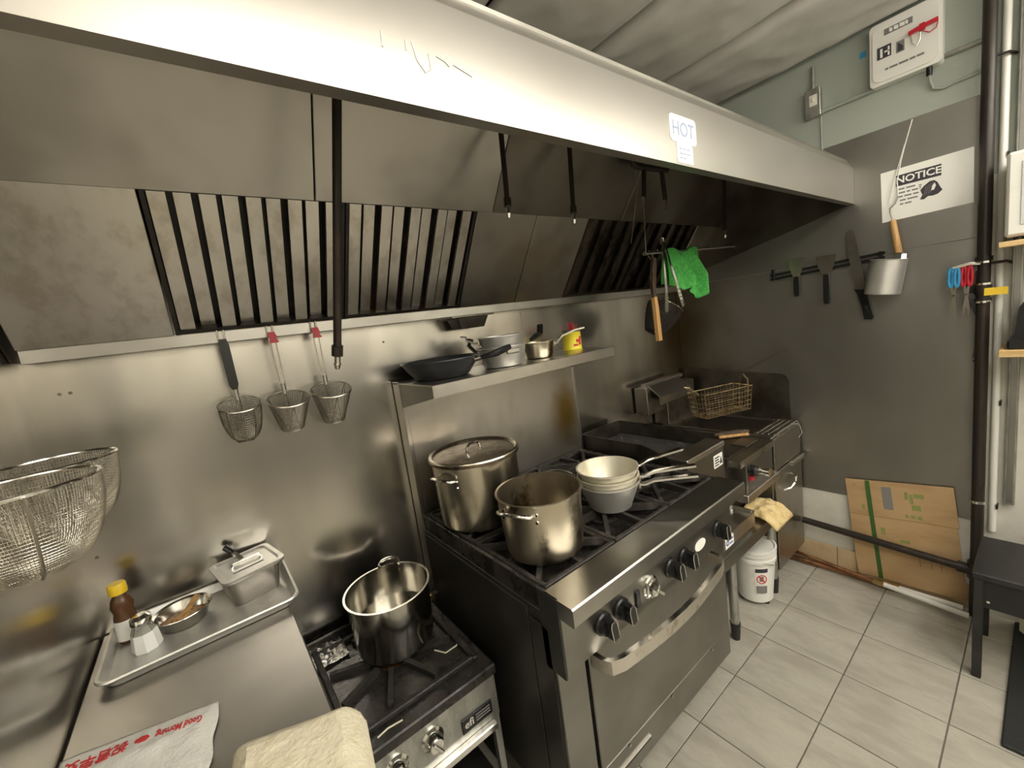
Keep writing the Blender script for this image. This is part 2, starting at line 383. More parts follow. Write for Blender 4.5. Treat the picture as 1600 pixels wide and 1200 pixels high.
def baffle_filter(xa, xb, m='steel_baffle', n=5):
    b = B(slope_M(0))
    b.box(xa, xb, .003, SL - .003, -.055, -.045)                       # dark back
    b.box(xa, xa + .010, .003, SL - .003, -.05, .004); b.box(xb - .010, xb, .003, SL - .003, -.05, .004)
    b.box(xa, xb, .003, .014, -.05, .002); b.box(xa, xb, SL - .014, SL - .003, -.05, .002)
    f = part('baffle_filter', b, 'grease', hood)
    p = (xb - xa - .026) / (n - .62)
    for i in range(n):
        x = xa + .013 + p * i; w_ = p * .35
        b = B(slope_M(0))
        b.prism([(x, -.003), (x + w_, -.003), (x + w_, -.016), (x + w_ - .0015, -.016), (x + w_ - .0015, -.005), (x + .0015, -.005), (x + .0015, -.016), (x, -.016)], 'y', .010, SL - .010)
        part('baffle', b, m, f)
        if i < n - 1:
            x2 = x + p * .5
            b = B(slope_M(0)); b.prism([(x2, -.022), (x2 + p * .35, -.022), (x2 + p * .35, -.032), (x2 + p * .35 - .0015, -.032), (x2 + p * .35 - .0015, -.024), (x2 + .0015, -.024), (x2 + .0015, -.032), (x2, -.032)], 'y', .012, SL - .012)
            part('rear_baffle', b, m, f)
    return f
baffle_filter(.320, .778); baffle_filter(.782, 1.240)
baffle_filter(1.842, 2.308, 'greasy_steel'); baffle_filter(2.312, 2.776, 'greasy_steel')
# dried glue and paper labels on the lip
for q in ([(.695, 2.06), (.700, 2.035), (.712, 2.02), (.722, 2.028), (.722, 2.05)], [(.648, 2.062), (.646, 2.04)], [(.735, 2.05), (.75, 2.046), (.757, 2.04), (.765, 2.045), (.80, 2.035)], [(.685, 2.06), (.684, 2.045)]):
    part('glue_trace', B().tube([(x, -.9625, z) for x, z in q], .0012, 6), 'aluminium_cream', hood)
def rr_plate(y0, y1, xa, xb, za, zb, r):
    P = [(p[0], p[1]) for p in rrect((xa + xb) / 2, (za + zb) / 2, xb - xa, zb - za, r, 0, 3)]
    return B().prism(P, 'y', y0, y1)
l1 = thing('paper_label', 'rounded white label with faint blue writing on the hood lip, the upper one', 'label', (1.464, -.963, 2.02))
part('sheet', rr_plate(-.9632, -.9622, 1.398, 1.527, 2.024, 2.090, .012), 'paper', l1)
part('lettering', text_mesh('HOT', .05), 'ink_blue', l1, (1.462, -.9636, 2.056), (PI / 2, 0, 0))
l2 = thing('paper_label', 'narrow white label stuck below the larger label on the hood lip', 'label', (1.463, -.963, 1.976))
part('sheet', rr_plate(-.9632, -.9622, 1.425, 1.503, 1.974, 2.0235, .004), 'paper', l2)
b = B()
for i, zz in enumerate((2.008, 1.996, 1.985)):
    for k in range(3 - (i == 2)): b.box(1.438 + k * .018, 1.450 + k * .018 + .003 * (i % 2), -.9638, -.9631, zz, zz + .003)
part('faint_print', b, 'ink_blue', l2)
# grease cup under the gutter
gc = thing('grease_cup', 'small steel grease cup hanging under the hood gutter', 'cup', (1.29, -.055, 1.625))
part('cup', B().loft([rrect(1.285, -.06, .12, .07, .01, 1.628), rrect(1.285, -.06, .155, .10, .012, 1.672), rrect(1.285, -.06, .147, .092, .012, 1.672), rrect(1.285, -.06, .112, .062, .01, 1.633)]), 'steel_dark', gc)
part('bracket', B().box(1.18, 1.385, -.115, -.004, 1.674, 1.681, .001), 'steel_dark', gc)
# fire-suppression drops
def drop(top, bot, label, r=.0085):
    t = thing('suppression_pipe', label, 'pipe', bot, 'fire suppression drops inside the hood')
    top = Vector(top); bot = Vector(bot); d = (bot - top).normalized()
    part('pipe', B().cyl(top, bot - d * .045, r, seg=14), 'iron_pipe', t)
    part('fitting', B().cyl(bot - d * .062, bot - d * .036, r * 1.45, seg=8), 'iron_pipe', t)
    b = B(); b.cyl(bot - d * .036, bot - d * .012, r * .75, seg=12); b.cyl(bot - d * .014, bot, r * .95, r * .6, seg=12)
    part('nozzle', b, 'chrome', t)
drop((.70, -.71, 2.315), (.632, -.44, 1.568), 'longest black pipe drop, hanging in front of the left filters to below the gutter', .010)
drop((1.245, -.5, 2.46), (1.219, -.5, 1.953), 'short black pipe drop hanging in front of the left blank panel')
drop((1.556, -.5, 2.46), (1.519, -.5, 1.946), 'short black pipe drop hanging in front of the right blank panel')
drop((2.72, -.5, 2.46), (2.667, -.5, 1.914), 'black pipe drop nearest the right end of the hood')
man = thing('pipe_manifold', 'black pipe cross bar with two short nozzles above the right filters', 'pipe', (2.04, -.5, 2.03))
part('bar', B().tube([(1.90, -.5, 2.44), (1.90, -.5, 2.22), (1.91, -.5, 2.196), (1.94, -.5, 2.19), (2.16, -.5, 2.20)], .012, 12), 'iron_pipe', man)
for xa, xb in ((1.985, 1.965), (2.115, 2.128)):
    part('drop', B().cyl((xa, -.5, 2.195), (xb, -.5, 2.07), .010, seg=12), 'iron_pipe', man)
    part('nozzle', B().cyl((xb, -.5, 2.072), (xb, -.5, 2.03), .0075, .005, seg=12), 'chrome', man)
part('wire', B().tube([(1.905, -.5, 2.19), (1.93, -.5, 2.12), (1.95, -.46, 2.02), (1.96, -.42, 1.90)], .0015, 5), 'wire_dark', man)

# ================================================================== GAS RANGE
RX0, RX1 = .937, 1.851
rg = thing('gas_range', 'six burner stainless gas range with oven door and high back shelf', 'range', (1.394, -.42, 0))
part('body', B().box(RX0 + .002, RX1 - .002, -.785, -.05, .165, .86, .003), 'side_black', rg)
for x in (RX0 + .05, RX1 - .05):
    for y in (-.655, -.12): part('leg', B().cyl((x, y, 0), (x, y, .166), .022, .026, seg=16), 'black_paint', rg)
part('side_panel', B().box(RX0 - .003, RX0 + .002, -.70, -.06, .17, .845, .001), 'side_black', rg)
part('side_trim', B().box(RX0 - .004, RX0 + .001, -.785, -.707, .17, .82, .001), 'side_black', rg)
part('stile', B().box(RX0, RX0 + .103, -.797, -.775, .165, .735, .002), 'steel_range', rg)
part('stile', B().box(1.757, RX1, -.797, -.775, .165, .735, .002), 'steel_range', rg)
part('control_panel', B().box(RX0 + .003, RX1 - .003, -.832, -.78, .705, .89, .003), 'steel_range', rg)
part('panel_end', B().box(RX0 - .004, RX0 + .003, -.835, -.76, .70, .93, .001), 'black_paint', rg)
part('front_rail', B().prism([(-.785, .93), (-.886, .93), (-.890, .926), (-.890, .882), (-.886, .878), (-.80, .878), (-.785, .90)], 'x', RX0 - .002, RX1 + .002), 'steel_rail', rg, label='brushed steel front rail')
door = part('oven_door', B().box(1.048, 1.752, -.805, -.77, .298, .700, .003), 'steel_range', rg)
pts = [(1.062, -.806, .664), (1.064, -.84, .664), (1.075, -.862, .664), (1.11, -.875, .664)] + [(1.11 + .54 * i / 10, -.875 - .022 * math.sin(PI * i / 10), .664) for i in range(1, 10)] + [(1.66, -.875, .664), (1.70, -.862, .664), (1.716, -.84, .664), (1.718, -.806, .664)]
part('door_handle', B().tube(pts, 0, flat=(.015, .042)), 'chrome_worn', door, label='long curved flat steel handle')
kp = part('kick_panel', B().box(1.042, 1.757, -.798, -.77, .168, .284, .002), 'steel_range', rg)
part('vent_slot', B().box(1.10, 1.285, -.8005, -.795, .214, .226), 'black_plastic', kp)
part('vent_lip', B().box(1.10, 1.285, -.804, -.797, .226, .231, .001), 'steel', kp)
for x in (1.18, 1.42, 1.70): part('bolt', B().cyl((x, -.799, .276), (x, -.803, .276), .005, seg=10), 'steel', kp)
# knobs
def knob_parts(x, z, r=.028):
    k = part('knob', B().lathe([(0, 0), (r * 1.15, 0), (r * 1.15, .008), (r, .012), (r * .92, .024), (0, .026)], seg=24), 'black_plastic', rg, (x, -.832, z), (PI / 2, 0, 0))
    g = B(); g.prism([(-.010, -r * .98), (.010, -r * .98), (.012, r * .6), (.007, r * 1.0), (-.007, r * 1.0), (-.012, r * .6)], 'z', .02, .047)
    o = part('grip', g, 'black_plastic', k, local=True); o.rotation_euler = (0, 0, .15)
    e = B().tube([(-.0122, -r * .95, .0475), (-.0125, r * .6, .0475), (-.007, r * 1.02, .0475), (.007, r * 1.02, .0475), (.0125, r * .6, .0475), (.0122, -r * .95, .0475)], .0013, 6)
    o = part('silver_edge', e, 'chrome', k, local=True); o.rotation_euler = (0, 0, .15)
for x in (1.087, 1.168, 1.425, 1.505, 1.735): knob_parts(x, .775)
WLz = .768
dial = part('thermostat_dial', B().lathe([(0, 0), (.036, 0), (.036, .006), (.030, .010), (.030, .014), (.022, .016), (.020, .026), (0, .028)], seg=32), 'chrome', rg, (1.310, -.832, WLz), (PI / 2, 0, 0))
part('pointer', B().box(-.005, .005, -.022, .022, .026, .044, .002), 'chrome', dial, None, (0, 0, .8), local=True)
part('switch', B().box(1.238, 1.258, -.838, -.83, .735, .785, .001), 'black_plastic', rg)
pl = B(Matrix.Translation((1.615, -.8335, .768)) @ Matrix.Rotation(PI / 2, 4, 'X')); pl.loft([[(.036 * math.cos(a * PI / 12), .020 * math.sin(a * PI / 12), z) for a in range(24)] for z in (0, .0015)])
part('name_plate', pl, 'paper', rg, label='blank oval white name plate')
# burners and grates
part('cooktop_tray', B().box(RX0 + .004, RX1 - .004, -.79, -.06, .862, .884, .002), 'black_enamel', rg)
part('cooktop_edge', B().box(RX0, RX0 + .012, -.79, -.06, .862, .928, .002), 'black_enamel', rg)
part('cooktop_edge', B().box(RX1 - .012, RX1, -.79, -.06, .862, .928, .002), 'black_enamel', rg)
gw, gd = .292, .35
gb = B()
for sx in (-1, 1): gb.box(sx * (gw / 2 - .008) - .008, sx * (gw / 2 - .008) + .008, -gd / 2, gd / 2, -.026, -.006, .003)
for sy in (-1, 1): gb.box(-gw / 2, gw / 2, sy * (gd / 2 - .008) - .008, sy * (gd / 2 - .008) + .008, -.026, -.006, .003)
for k in range(8):
    a = k * PI / 4; ca, sa = math.cos(a), math.sin(a)
    L_ = min((gw / 2 - .01) / max(abs(ca), 1e-6), (gd / 2 - .01) / max(abs(sa), 1e-6))
    gb.M = Matrix.Rotation(a, 4, 'Z')
    gb.prism([(L_, -.024), (L_, -.004), (L_ * .6, .0), (.040, .0), (.034, -.010), (.05, -.024)], 'y', -.007, .007)
gb.M = Matrix()
gmesh = gb.mesh('grate')
bmesh_ = B().lathe([(0, -.05), (.05, -.05), (.052, -.040), (.046, -.034), (.046, -.028), (.03, -.024), (.012, -.026), (0, -.026)], seg=28).mesh('burner')
for i in range(3):
    for j in range(2):
        c = (1.098 + .296 * i, -.60 + .355 * j, .935)
        part('grate', gmesh, 'cast_iron', rg, c); part('burner', bmesh_, 'cast_iron', rg, c)
# back guard and shelf
part('back_guard', B().box(RX0 + .012, 1.872, -.062, -.022, .88, 1.455, .002), 'guard_stained', rg)
part('guard_post', B().box(RX0 - .004, RX0 + .014, -.066, -.006, .165, 1.462, .002), 'steel', rg)
part('guard_post', B().box(1.862, 1.880, -.066, -.006, .88, 1.462, .002), 'steel', rg)
sh = part('shelf', B().prism([(-.006, 1.459), (-.346, 1.459), (-.348, 1.457), (-.348, 1.416), (-.345, 1.416), (-.345, 1.454), (-.006, 1.454)], 'x', RX0 - .004, 1.862), 'steel', rg)
for x in (RX0 - .002, 1.856): part('gusset', B().prism([(-.064, 1.452), (-.344, 1.452), (-.344, 1.416), (-.064, 1.362)], 'x', x, x + .004), 'steel_range', sh)
part('gas_fitting', B().cyl((RX0 - .035, -.05, .60), (RX0 - .035, -.10, .60), .010, seg=12), 'brass', rg)
part('gas_pipe', B().tube([(RX0 + .01, -.08, .60), (RX0 - .035, -.08, .60), (RX0 - .035, -.08, .02)], .009, 10), 'iron_pipe', rg)

# ---------------- pots on the range
def ellipse_handle(b, cxy, r, ang, z, wid, out, tr=.005, drop=.012):
    """side loop handle: riveted at +-wid along the rim, reaching out"""
    c = Vector((*cxy, 0)); u = Vector((math.cos(ang), math.sin(ang), 0)); t = Vector((-u.y, u.x, 0))
    P = []
    for k in range(13):
        a = PI * k / 12
        P.append(c + u * (r - .002 + out * math.sin(a) ** .6) + t * wid * math.cos(a) + Vector((0, 0, z - drop * (1 - math.sin(a)))))
    b.tube(P, tr, 8)
def pot(name, label, c, rt, rb, z0, z1, m, hands, wall=.003, cat='pot', mi=None, handm='chrome', hz=-.035, hw=.045, ho=.035):
    t = thing(name, label, cat, (c[0], c[1], z0))
    h = z1 - z0
    prof = [(0, z0), (rb - .014, z0), (rb - .004, z0 + .005), (rb, z0 + .016), (rt - .001, z1 - .004), (rt + .004, z1 - .003), (rt + .004, z1), (rt - wall, z1), (rb - wall, z0 + .018), (rb - .016, z0 + .006), (0, z0 + .006)]
    part('body', B().lathe(prof, (c[0], c[1], 0), 56), m, t)
    for a in hands:
        b = B(); ellipse_handle(b, c, rt, a, z1 + hz, hw, ho); o = part('handle', b, handm, t)
        u = Vector((math.cos(a), math.sin(a), 0)); tt = Vector((-u.y, u.x, 0))
        for s_ in (-1, 1):
            for dz in (-.004, -.026):
                p = Vector((c[0], c[1], z1 + hz - .012 + dz)) + tt * s_ * hw + u * (rt * math.sqrt(max(.01, 1 - (hw / rt) ** 2)) - .004)
                part('rivet', B().cyl(p, p + u * .006, .0045, seg=10), 'chrome', o)
    return t
lp = pot('lidded_stock_pot', 'tall lidded steel stock pot at the back left of the range', (1.085, -.285), .158, .152, .936, 1.172, 'pot_steel', (-2.9, .24), hz=-.03, hw=.05, ho=.03)
lid = part('lid', B().lathe([(0, 1.174), (.156, 1.1725), (.166, 1.1725), (.167, 1.182), (.162, 1.188), (.154, 1.187), (.148, 1.181), (.10, 1.184), (0, 1.187)], (1.085, -.285, 0), 56), 'lid_greasy', lp)
part('lid_ring', B().lathe([(.1525, 1.1875), (.158, 1.1905), (.1635, 1.188), (.1665, 1.182), (.1655, 1.181), (.160, 1.186)], (1.085, -.285, 0), 56), 'pot_steel', lid)
part('lid_handle', B().tube([(1.085 - .035, -.285 - .01, 1.187), (1.085 - .030, -.285 - .01, 1.206), (1.085 - .012, -.285, 1.214), (1.085 + .012, -.285, 1.214), (1.085 + .030, -.285 + .01, 1.206), (1.085 + .035, -.285 + .01, 1.187)], .0045, 8), 'chrome', lid)
pot('open_stock_pot', 'open burnt steel stock pot at the front left of the range', (1.083, -.635), .128, .118, .936, 1.125, 'pot_burnt', (-2.80, .34), hz=-.010, hw=.055, ho=.038)
def saucepan(c, z0, z1, rt, rb, ang, hl, label, m='aluminium', mi='aluminium_cream', rise=.02, handm='chrome', group=None):
    t = thing('saucepan', label, 'saucepan', (c[0], c[1], z0), group)
    part('body', B().lathe([(0, z0), (rb - .012, z0), (rb - .003, z0 + .004), (rb, z0 + .014), (rt, z1 - .006), (rt + .003, z1 - .004), (rt + .003, z1), (rt - .003, z1), (rb - .003, z0 + .016), (rb - .015, z0 + .006), (0, z0 + .006)], (c[0], c[1], 0), 48), m, t)
    u = Vector((math.cos(ang), math.sin(ang), 0)); C = Vector((c[0], c[1], 0)); tt = Vector((-u.y, u.x, 0))
    b = B(); zz = z1 - .018
    P = [C + u * (rt + d) + Vector((0, 0, zz + e)) for d, e in ((-.002, 0), (.02, .0), (.05, rise * .6), (hl * .7, rise), (hl, rise + .004))]
    b.tube(P, 0, flat=(.022, .007)); h = part('handle', b, handm, t)
    for s_ in (-1, 1):
        p = C + u * (rt - .004) + tt * s_ * .014 + Vector((0, 0, zz)); part('rivet', B().cyl(p, p + u * .007, .005, seg=10), 'chrome', h)
    br = B(rot_z((c[0], c[1], zz), ang)); br.box(rt - .004, rt + .004, -.024, .024, -.010, .010, .002); part('bracket', br, 'pot_burnt', t)
    return t
for k, (dz, a, lab) in enumerate(((0, -.92, 'lowest of the three nested aluminium saucepans on the range'), (.024, -.82, 'middle of the three nested aluminium saucepans on the range'), (.050, -.46, 'topmost of the three nested saucepans, cream coloured inside'))):
    saucepan((1.414, -.622), .936 + dz, 1.032 + dz, .106, .077, a, .19, lab, 'aluminium' if k == 0 else 'aluminium_cream', group='nested saucepans on the range')

# ---------------- things on the range shelf
ZS = 1.4595
fp = thing('frying_pan', 'dark nonstick deep frying pan at the left end of the range shelf', 'pan', (1.068, -.175, ZS))
part('body', B().lathe([(0, 0), (.085, 0), (.100, .005), (.128, .040), (.143, .066), (.149, .067), (.148, .070), (.140, .066), (.124, .042), (.096, .010), (0, .006)], (1.068, -.175, ZS), 56), 'nonstick', fp)
h = part('handle', B().tube([(1.158, -.300, 1.517), (1.180, -.322, 1.520), (1.21, -.340, 1.526), (1.24, -.345, 1.534), (1.27, -.345, 1.540)], [.008, .010, .013, .013, .010], 10), 'black_plastic', fp)
part('ferrule', B().cyl((1.148, -.288, 1.514), (1.164, -.306, 1.518), .011, seg=12), 'chrome', fp)
sp1 = saucepan((1.318, -.228), ZS, 1.542, .096, .081, 2.1, .05, 'small aluminium saucepan beside the dark frying pan on the shelf', 'aluminium', rise=.055, handm='steel_dark')
pp = B(rot_z((1.318, -.228, 1.522), -1.75)); pp.box(.091, .101, -.028, .028, -.010, .010, .003); part('handle_plate', pp, 'steel', sp1)
saucepan((1.318, -.228), ZS + .02, 1.582, .086, .068, 2.5, .07, 'second aluminium saucepan nested inside the small saucepan on the shelf', 'aluminium', rise=.03, handm='steel_dark')
sp3 = saucepan((1.535, -.20), ZS, 1.530, .070, .062, -.25, .17, 'burnt brown saucepan with a long silver handle on the shelf', 'pot_burnt', rise=.045)
part('black_grip', B().tube([(1.44, -.27, 1.548), (1.48, -.25, 1.556), (1.53, -.22, 1.562), (1.555, -.2, 1.566)], [.007, .012, .012, .008], 10), 'black_plastic', sp3)
part('short_grip', B().tube([(1.555, -.2, 1.566), (1.575, -.185, 1.60)], 0, flat=(.024, .012)), 'black_plastic', sp3)
can = thing('yellow_can', 'yellow can with red print and red bristles on top, right end of shelf', 'can', (1.797, -.150, ZS))
part('can_body', B().lathe([(0, 0), (.046, 0), (.047, .003), (.045, .006), (.045, .088), (.047, .091), (.047, .094), (.043, .094), (.043, .02), (0, .02)], (1.797, -.150, ZS), 40), 'yellow_paint', can)
part('rim', B().lathe([(.0475, .086), (.0485, .089), (.0475, .097), (.044, .097), (.044, .086)], (1.797, -.150, ZS), 40), 'steel_dark', can)
pr_ = B()
for a0, a1, z0, z1 in ((-1.9, -1.2, .035, .05), (-1.5, -1.1, .05, .062), (-2.2, -1.7, .018, .028), (-1.6, -1.2, .022, .035)):
    n = 8
    pr_.loft([[(1.797 + r * math.cos(a0 + (a1 - a0) * k / n), -.150 + r * math.sin(a0 + (a1 - a0) * k / n), ZS + z) for k in range(n + 1)] for r, z in ((.0452, z0), (.0462, z0), (.0462, z1), (.0452, z1))], False, False, False)
part('red_print', pr_, 'ink_red', can)
bb = B()
for k in range(22):
    a = random.uniform(0, 6.28); r = random.uniform(0, .026); q = random.uniform(.02, .04)
    p = Vector((1.799 + r * math.cos(a), -.150 + r * math.sin(a), ZS + .07)); bb.cyl(p, p + Vector((r * .9 * math.cos(a), r * .9 * math.sin(a), .026 + q)), .0028, .0012, 6)
part('red_bristles', bb, 'red_plastic', can)

# ================================================================== STOCK POT STOVE
st = thing('stock_pot_stove', 'low black topped stock pot stove between the steel table and the range', 'stove', (.666, -.29, 0))
EX0, EX1, EY = .440, .892, -.55
tp = B(); tp.box(EX0, EX1, EY, -.03, .565, .600, .004); tp.box(EX0, EX1, -.045, -.03, .60, .63, .002)
part('top_frame', tp, 'black_enamel', st)
part('back_panel', B().box(EX0 + .01, EX1 - .01, -.045, -.035, .06, .565), 'side_black', st)
for x in (EX0 + .008, EX1 - .030):
    part('post', B().box(x, x + .022, EY + .012, EY + .034, 0, .566, .001), 'galvanized', st)
    part('post', B().box(x, x + .022, -.065, -.043, 0, .566, .001), 'galvanized', st)
part('side_plate', B().box(EX1 - .012, EX1 - .008, EY + .034, -.065, .20, .566), 'side_black', st)
part('side_plate', B().box(EX0 + .008, EX0 + .012, EY + .034, -.065, .20, .566), 'side_black', st)
part('bottom_shelf', B().box(EX0 + .012, EX1 - .012, EY + .03, -.06, .12, .135), 'side_black', st)
part('front_panel', B().box(EX0 + .010, EX1 - .008, EY + .006, EY + .014, .425, .568, .001), 'galvanized', st)
part('lower_rail', B().box(EX0 + .030, EX1 - .030, EY - .012, EY + .012, .400, .424, .003), 'chrome', st)
for x, z in ((.662, .512), (.556, .512)):
    k = part('knob', B().lathe([(0, 0), (.034, 0), (.034, .004), (.026, .008), (.024, .026), (.019, .032), (0, .033)], seg=28), 'chrome', st, (x, EY + .006, z), (PI / 2, 0, 0))
    part('grip', B().box(-.005, .005, -.022, .022, .028, .044, .002), 'chrome', k, None, (0, 0, .5), local=True)
pl = part('name_plate', B().box(.752, .858, EY + .001, EY + .007, .452, .496, .001), 'black_plastic', st)
part('lettering', text_mesh('efi', .034, True), 'chrome', pl, (.776, EY + .0005, .476), (PI / 2, 0, 0))
ib = B()
for i in range(3): ib.box(.800, .850, EY, EY + .002, .465 + i * .009, .469 + i * .009)
part('small_print', ib, 'ink_grey', pl)
eg = B()
cxs, cys = .664, -.285
for sx in (-1, 1): eg.box(cxs + sx * .19 - .009, cxs + sx * .19 + .009, -.50, -.06, .60, .616, .003)
for sy in (-1, 1): eg.box(cxs - .19, cxs + .19, cys + sy * .20 - .009, cys + sy * .20 + .009, .60, .616, .003)
for k in range(8):
    a = k * PI / 4 + PI / 8
    eg.M = rot_z((cxs, cys, .62), a); eg.prism([(.19, -.02), (.19, -.004), (.09, .0), (.06, .0), (.055, -.014), (.08, -.02)], 'y', -.008, .008)
eg.M = Matrix(); part('grate', eg, 'cast_iron', st)
part('burner', B().lathe([(0, .575), (.08, .575), (.085, .592), (.07, .600), (.05, .598), (.03, .606), (0, .606)], (cxs, cys, 0), 32), 'copper', st)
def foil(u, v):
    x = .455 + .11 * u; y = -.16 + .12 * v
    return (x, y, .607 + .016 * abs(noise.noise(Vector((x * 40, y * 40, 1)))) + .01 * noise.noise(Vector((x * 90, y * 90, 3))) * min(1, 8 * min(u, 1 - u, v, 1 - v)))
fo = solo('foil_scrap', B().grid(foil, 16, 16), 'foil', 'crumpled scrap of shiny foil on the stock pot stove', 'foil', (.51, -.10, .602)); mod(fo, 'SOLIDIFY', thickness=.001)
for q in ([(.78, -.36, .602), (.80, -.40, .603), (.84, -.40, .604), (.862, -.385, .602)], [(.53, -.52, .602), (.56, -.515, .603), (.60, -.52, .602)]):
    solo('food_scrap', B().tube(q, .0022, 6), 'cream_plastic', 'thin dry noodle on the %s of the stock pot stove top' % ('right' if q[0][0] > .7 else 'front left'), 'scrap', q[1])
pot('open_stove_pot', 'shiny open steel stock pot with water on the low stove', (.706, -.232), .137, .127, .6205, .815, 'stockpot', (1.15,), hz=.014, hw=.035, ho=.022)
pw = [o for o in bpy.data.objects if o.name == 'open_stove_pot'][0]
part('water', B().lathe([(0, .70), (.130, .70), (.130, .704), (0, .704)], (.706, -.232, 0), 40), 'stockpot', pw, label='still water inside')

# ================================================================== STEEL TABLE
tb = thing('steel_table', 'narrow stainless steel work table against the left wall', 'table', (.213, -.48, 0))
ZT = .93
part('table_top', B().box(.004, .424, -1.0, -.004, ZT - .035, ZT, .003), 'steel_table', tb)
for x in (.03, .395):
    for y in (-.96, -.04): part('leg', B().cyl((x, y, 0), (x, y, ZT - .03), .02, seg=16), 'galvanized', tb)
part('under_shelf', B().box(.02, .405, -.97, -.03, .25, .27, .002), 'galvanized', tb)
# sheet pan
pan = thing('sheet_pan', 'rimmed aluminium sheet pan at the back of the steel table', 'tray', (.238, -.150, ZT))
cxp, cyp, wx, wy = .240, -.157, .426, .300
rings = [rrect(cxp, cyp, wx - .04, wy - .04, .025, ZT + .001), rrect(cxp, cyp, wx - .034, wy - .034, .028, ZT + .002), rrect(cxp, cyp, wx - .012, wy - .012, .03, ZT + .022), rrect(cxp, cyp, wx - .004, wy - .004, .032, ZT + .021), rrect(cxp, cyp, wx, wy, .034, ZT + .024), rrect(cxp, cyp, wx - .004, wy - .004, .033, ZT + .028), rrect(cxp, cyp, wx - .016, wy - .016, .03, ZT + .027), rrect(cxp, cyp, wx - .038, wy - .038, .026, ZT + .006), rrect(cxp, cyp, wx - .046, wy - .046, .024, ZT + .004)]
part('pan_body', B().loft(rings), 'aluminium', pan)
ZP = ZT + .0045
# lidded food pan
fpn = thing('food_pan', 'lidded stainless food pan standing on the right end of the sheet pan', 'container', (.352, -.108, ZP))
M_ = rot_z((.352, -.108, 0), .20)
b = B(M_); b.loft([rrect(0, 0, .112, .125, .02, ZP), rrect(0, 0, .12, .133, .022, ZP + .006), rrect(0, 0, .140, .150, .024, ZP + .078), rrect(0, 0, .158, .166, .022, ZP + .080), rrect(0, 0, .158, .166, .022, ZP + .083), rrect(0, 0, .136, .146, .022, ZP + .082), rrect(0, 0, .116, .128, .02, ZP + .008)]); part('pan_body', b, 'steel', fpn)
b = B(M_); b.loft([rrect(0, 0, .160, .168, .02, ZP + .0834), rrect(0, 0, .163, .171, .02, ZP + .091), rrect(0, 0, .140, .148, .02, ZP + .092), rrect(0, 0, .130, .138, .02, ZP + .087), rrect(0, 0, .10, .11, .02, ZP + .089)]); li = part('lid', b, 'aluminium', fpn)
b = B(M_); b.tube([(-.04, .0, ZP + .089), (-.035, .0, ZP + .099), (.035, .0, ZP + .099), (.04, .0, ZP + .089)], 0, flat=(.012, .004)); part('lid_handle', b, 'chrome', li)
b = B(M_); b.box(-.045, .035, -.040, -.032, ZP + .0885, ZP + .0900); part('lid_slot', b, 'ink_grey', li)
ld = thing('ladle', 'utensil with a black tipped handle poking out of the lidded food pan', 'ladle', (.345, -.06, ZP + .085))
part('handle', B(M_).tube([(.0, .045, ZP + .086), (-.008, .06, ZP + .100), (-.016, .075, ZP + .112)], 0, flat=(.012, .006)), 'chrome', ld)
part('tip', B(M_).tube([(-.014, .072, ZP + .110), (-.026, .092, ZP + .126)], [.009, .010], 10), 'black_plastic', ld)
# bowl with food
bw = thing('steel_bowl', 'small round steel bowl of food scraps on the sheet pan', 'bowl', (.187, -.125, ZP))
b = B(Matrix.Translation((.187, -.125, ZP))); b.lathe([(0, 0), (.046, 0), (.052, .004), (.064, .034), (.068, .037), (.067, .039), (.061, .035), (.050, .006), (0, .004)], seg=44); part('bowl_body', b, 'stockpot', bw)
def fd(u, v):
    r = .052 * u; a = 2 * PI * v; x = r * math.cos(a); y = r * math.sin(a)
    return (.187 + x, -.125 + y, ZP + .009 + .013 * (1 - u) + .006 * noise.noise(Vector((x * 60, y * 60, 0))))
tag(part('food', B().grid(fd, 10, 28), 'food', bw), kind='stuff')
part('wood_spoon', B().tube([(.175, -.14, ZP + .016), (.20, -.112, ZP + .028), (.222, -.085, ZP + .042)], 0, flat=(.014, .005)), 'wood', bw)
# bottle
bo = thing('sauce_bottle', 'brown sauce bottle with a yellow cap standing on the sheet pan', 'bottle', (.072, -.095, ZP))
bc = (.072, -.095, ZP)
part('glass_body', B().lathe([(0, 0), (.022, 0), (.024, .004), (.024, .065), (.020, .082), (.024, .100), (.020, .118), (.013, .130), (.0125, .140), (0, .140)], bc, 32), 'sauce', bo)
part('paper_label', B().lathe([(.0244, .010), (.0248, .010), (.0248, .064), (.0244, .064)], bc, 32), 'paper', bo)
part('cap', B().lathe([(0, .134), (.019, .134), (.0195, .140), (.019, .158), (.017, .161), (0, .161)], bc, 24), 'yellow_plastic', bo)
# salt shaker
sk = thing('salt_shaker', 'octagonal glass salt shaker with a chrome top beside the sauce bottle', 'shaker', (.112, -.182, ZP))
sc_ = (.112, -.182, ZP)
part('salt_filled_base', B().lathe([(0, 0), (.028, 0), (.031, .005), (.0265, .048), (0, .048)], sc_, 8), 'salt', sk)
part('glass_neck', B().lathe([(.0265, .048), (.019, .066), (.018, .072), (.0165, .072), (.0175, .066), (.0245, .048)], sc_, 8), 'glass', sk)
part('cap', B().lathe([(0, .070), (.021, .070), (.022, .074), (.021, .086), (.014, .094), (0, .096)], sc_, 24), 'chrome', sk)
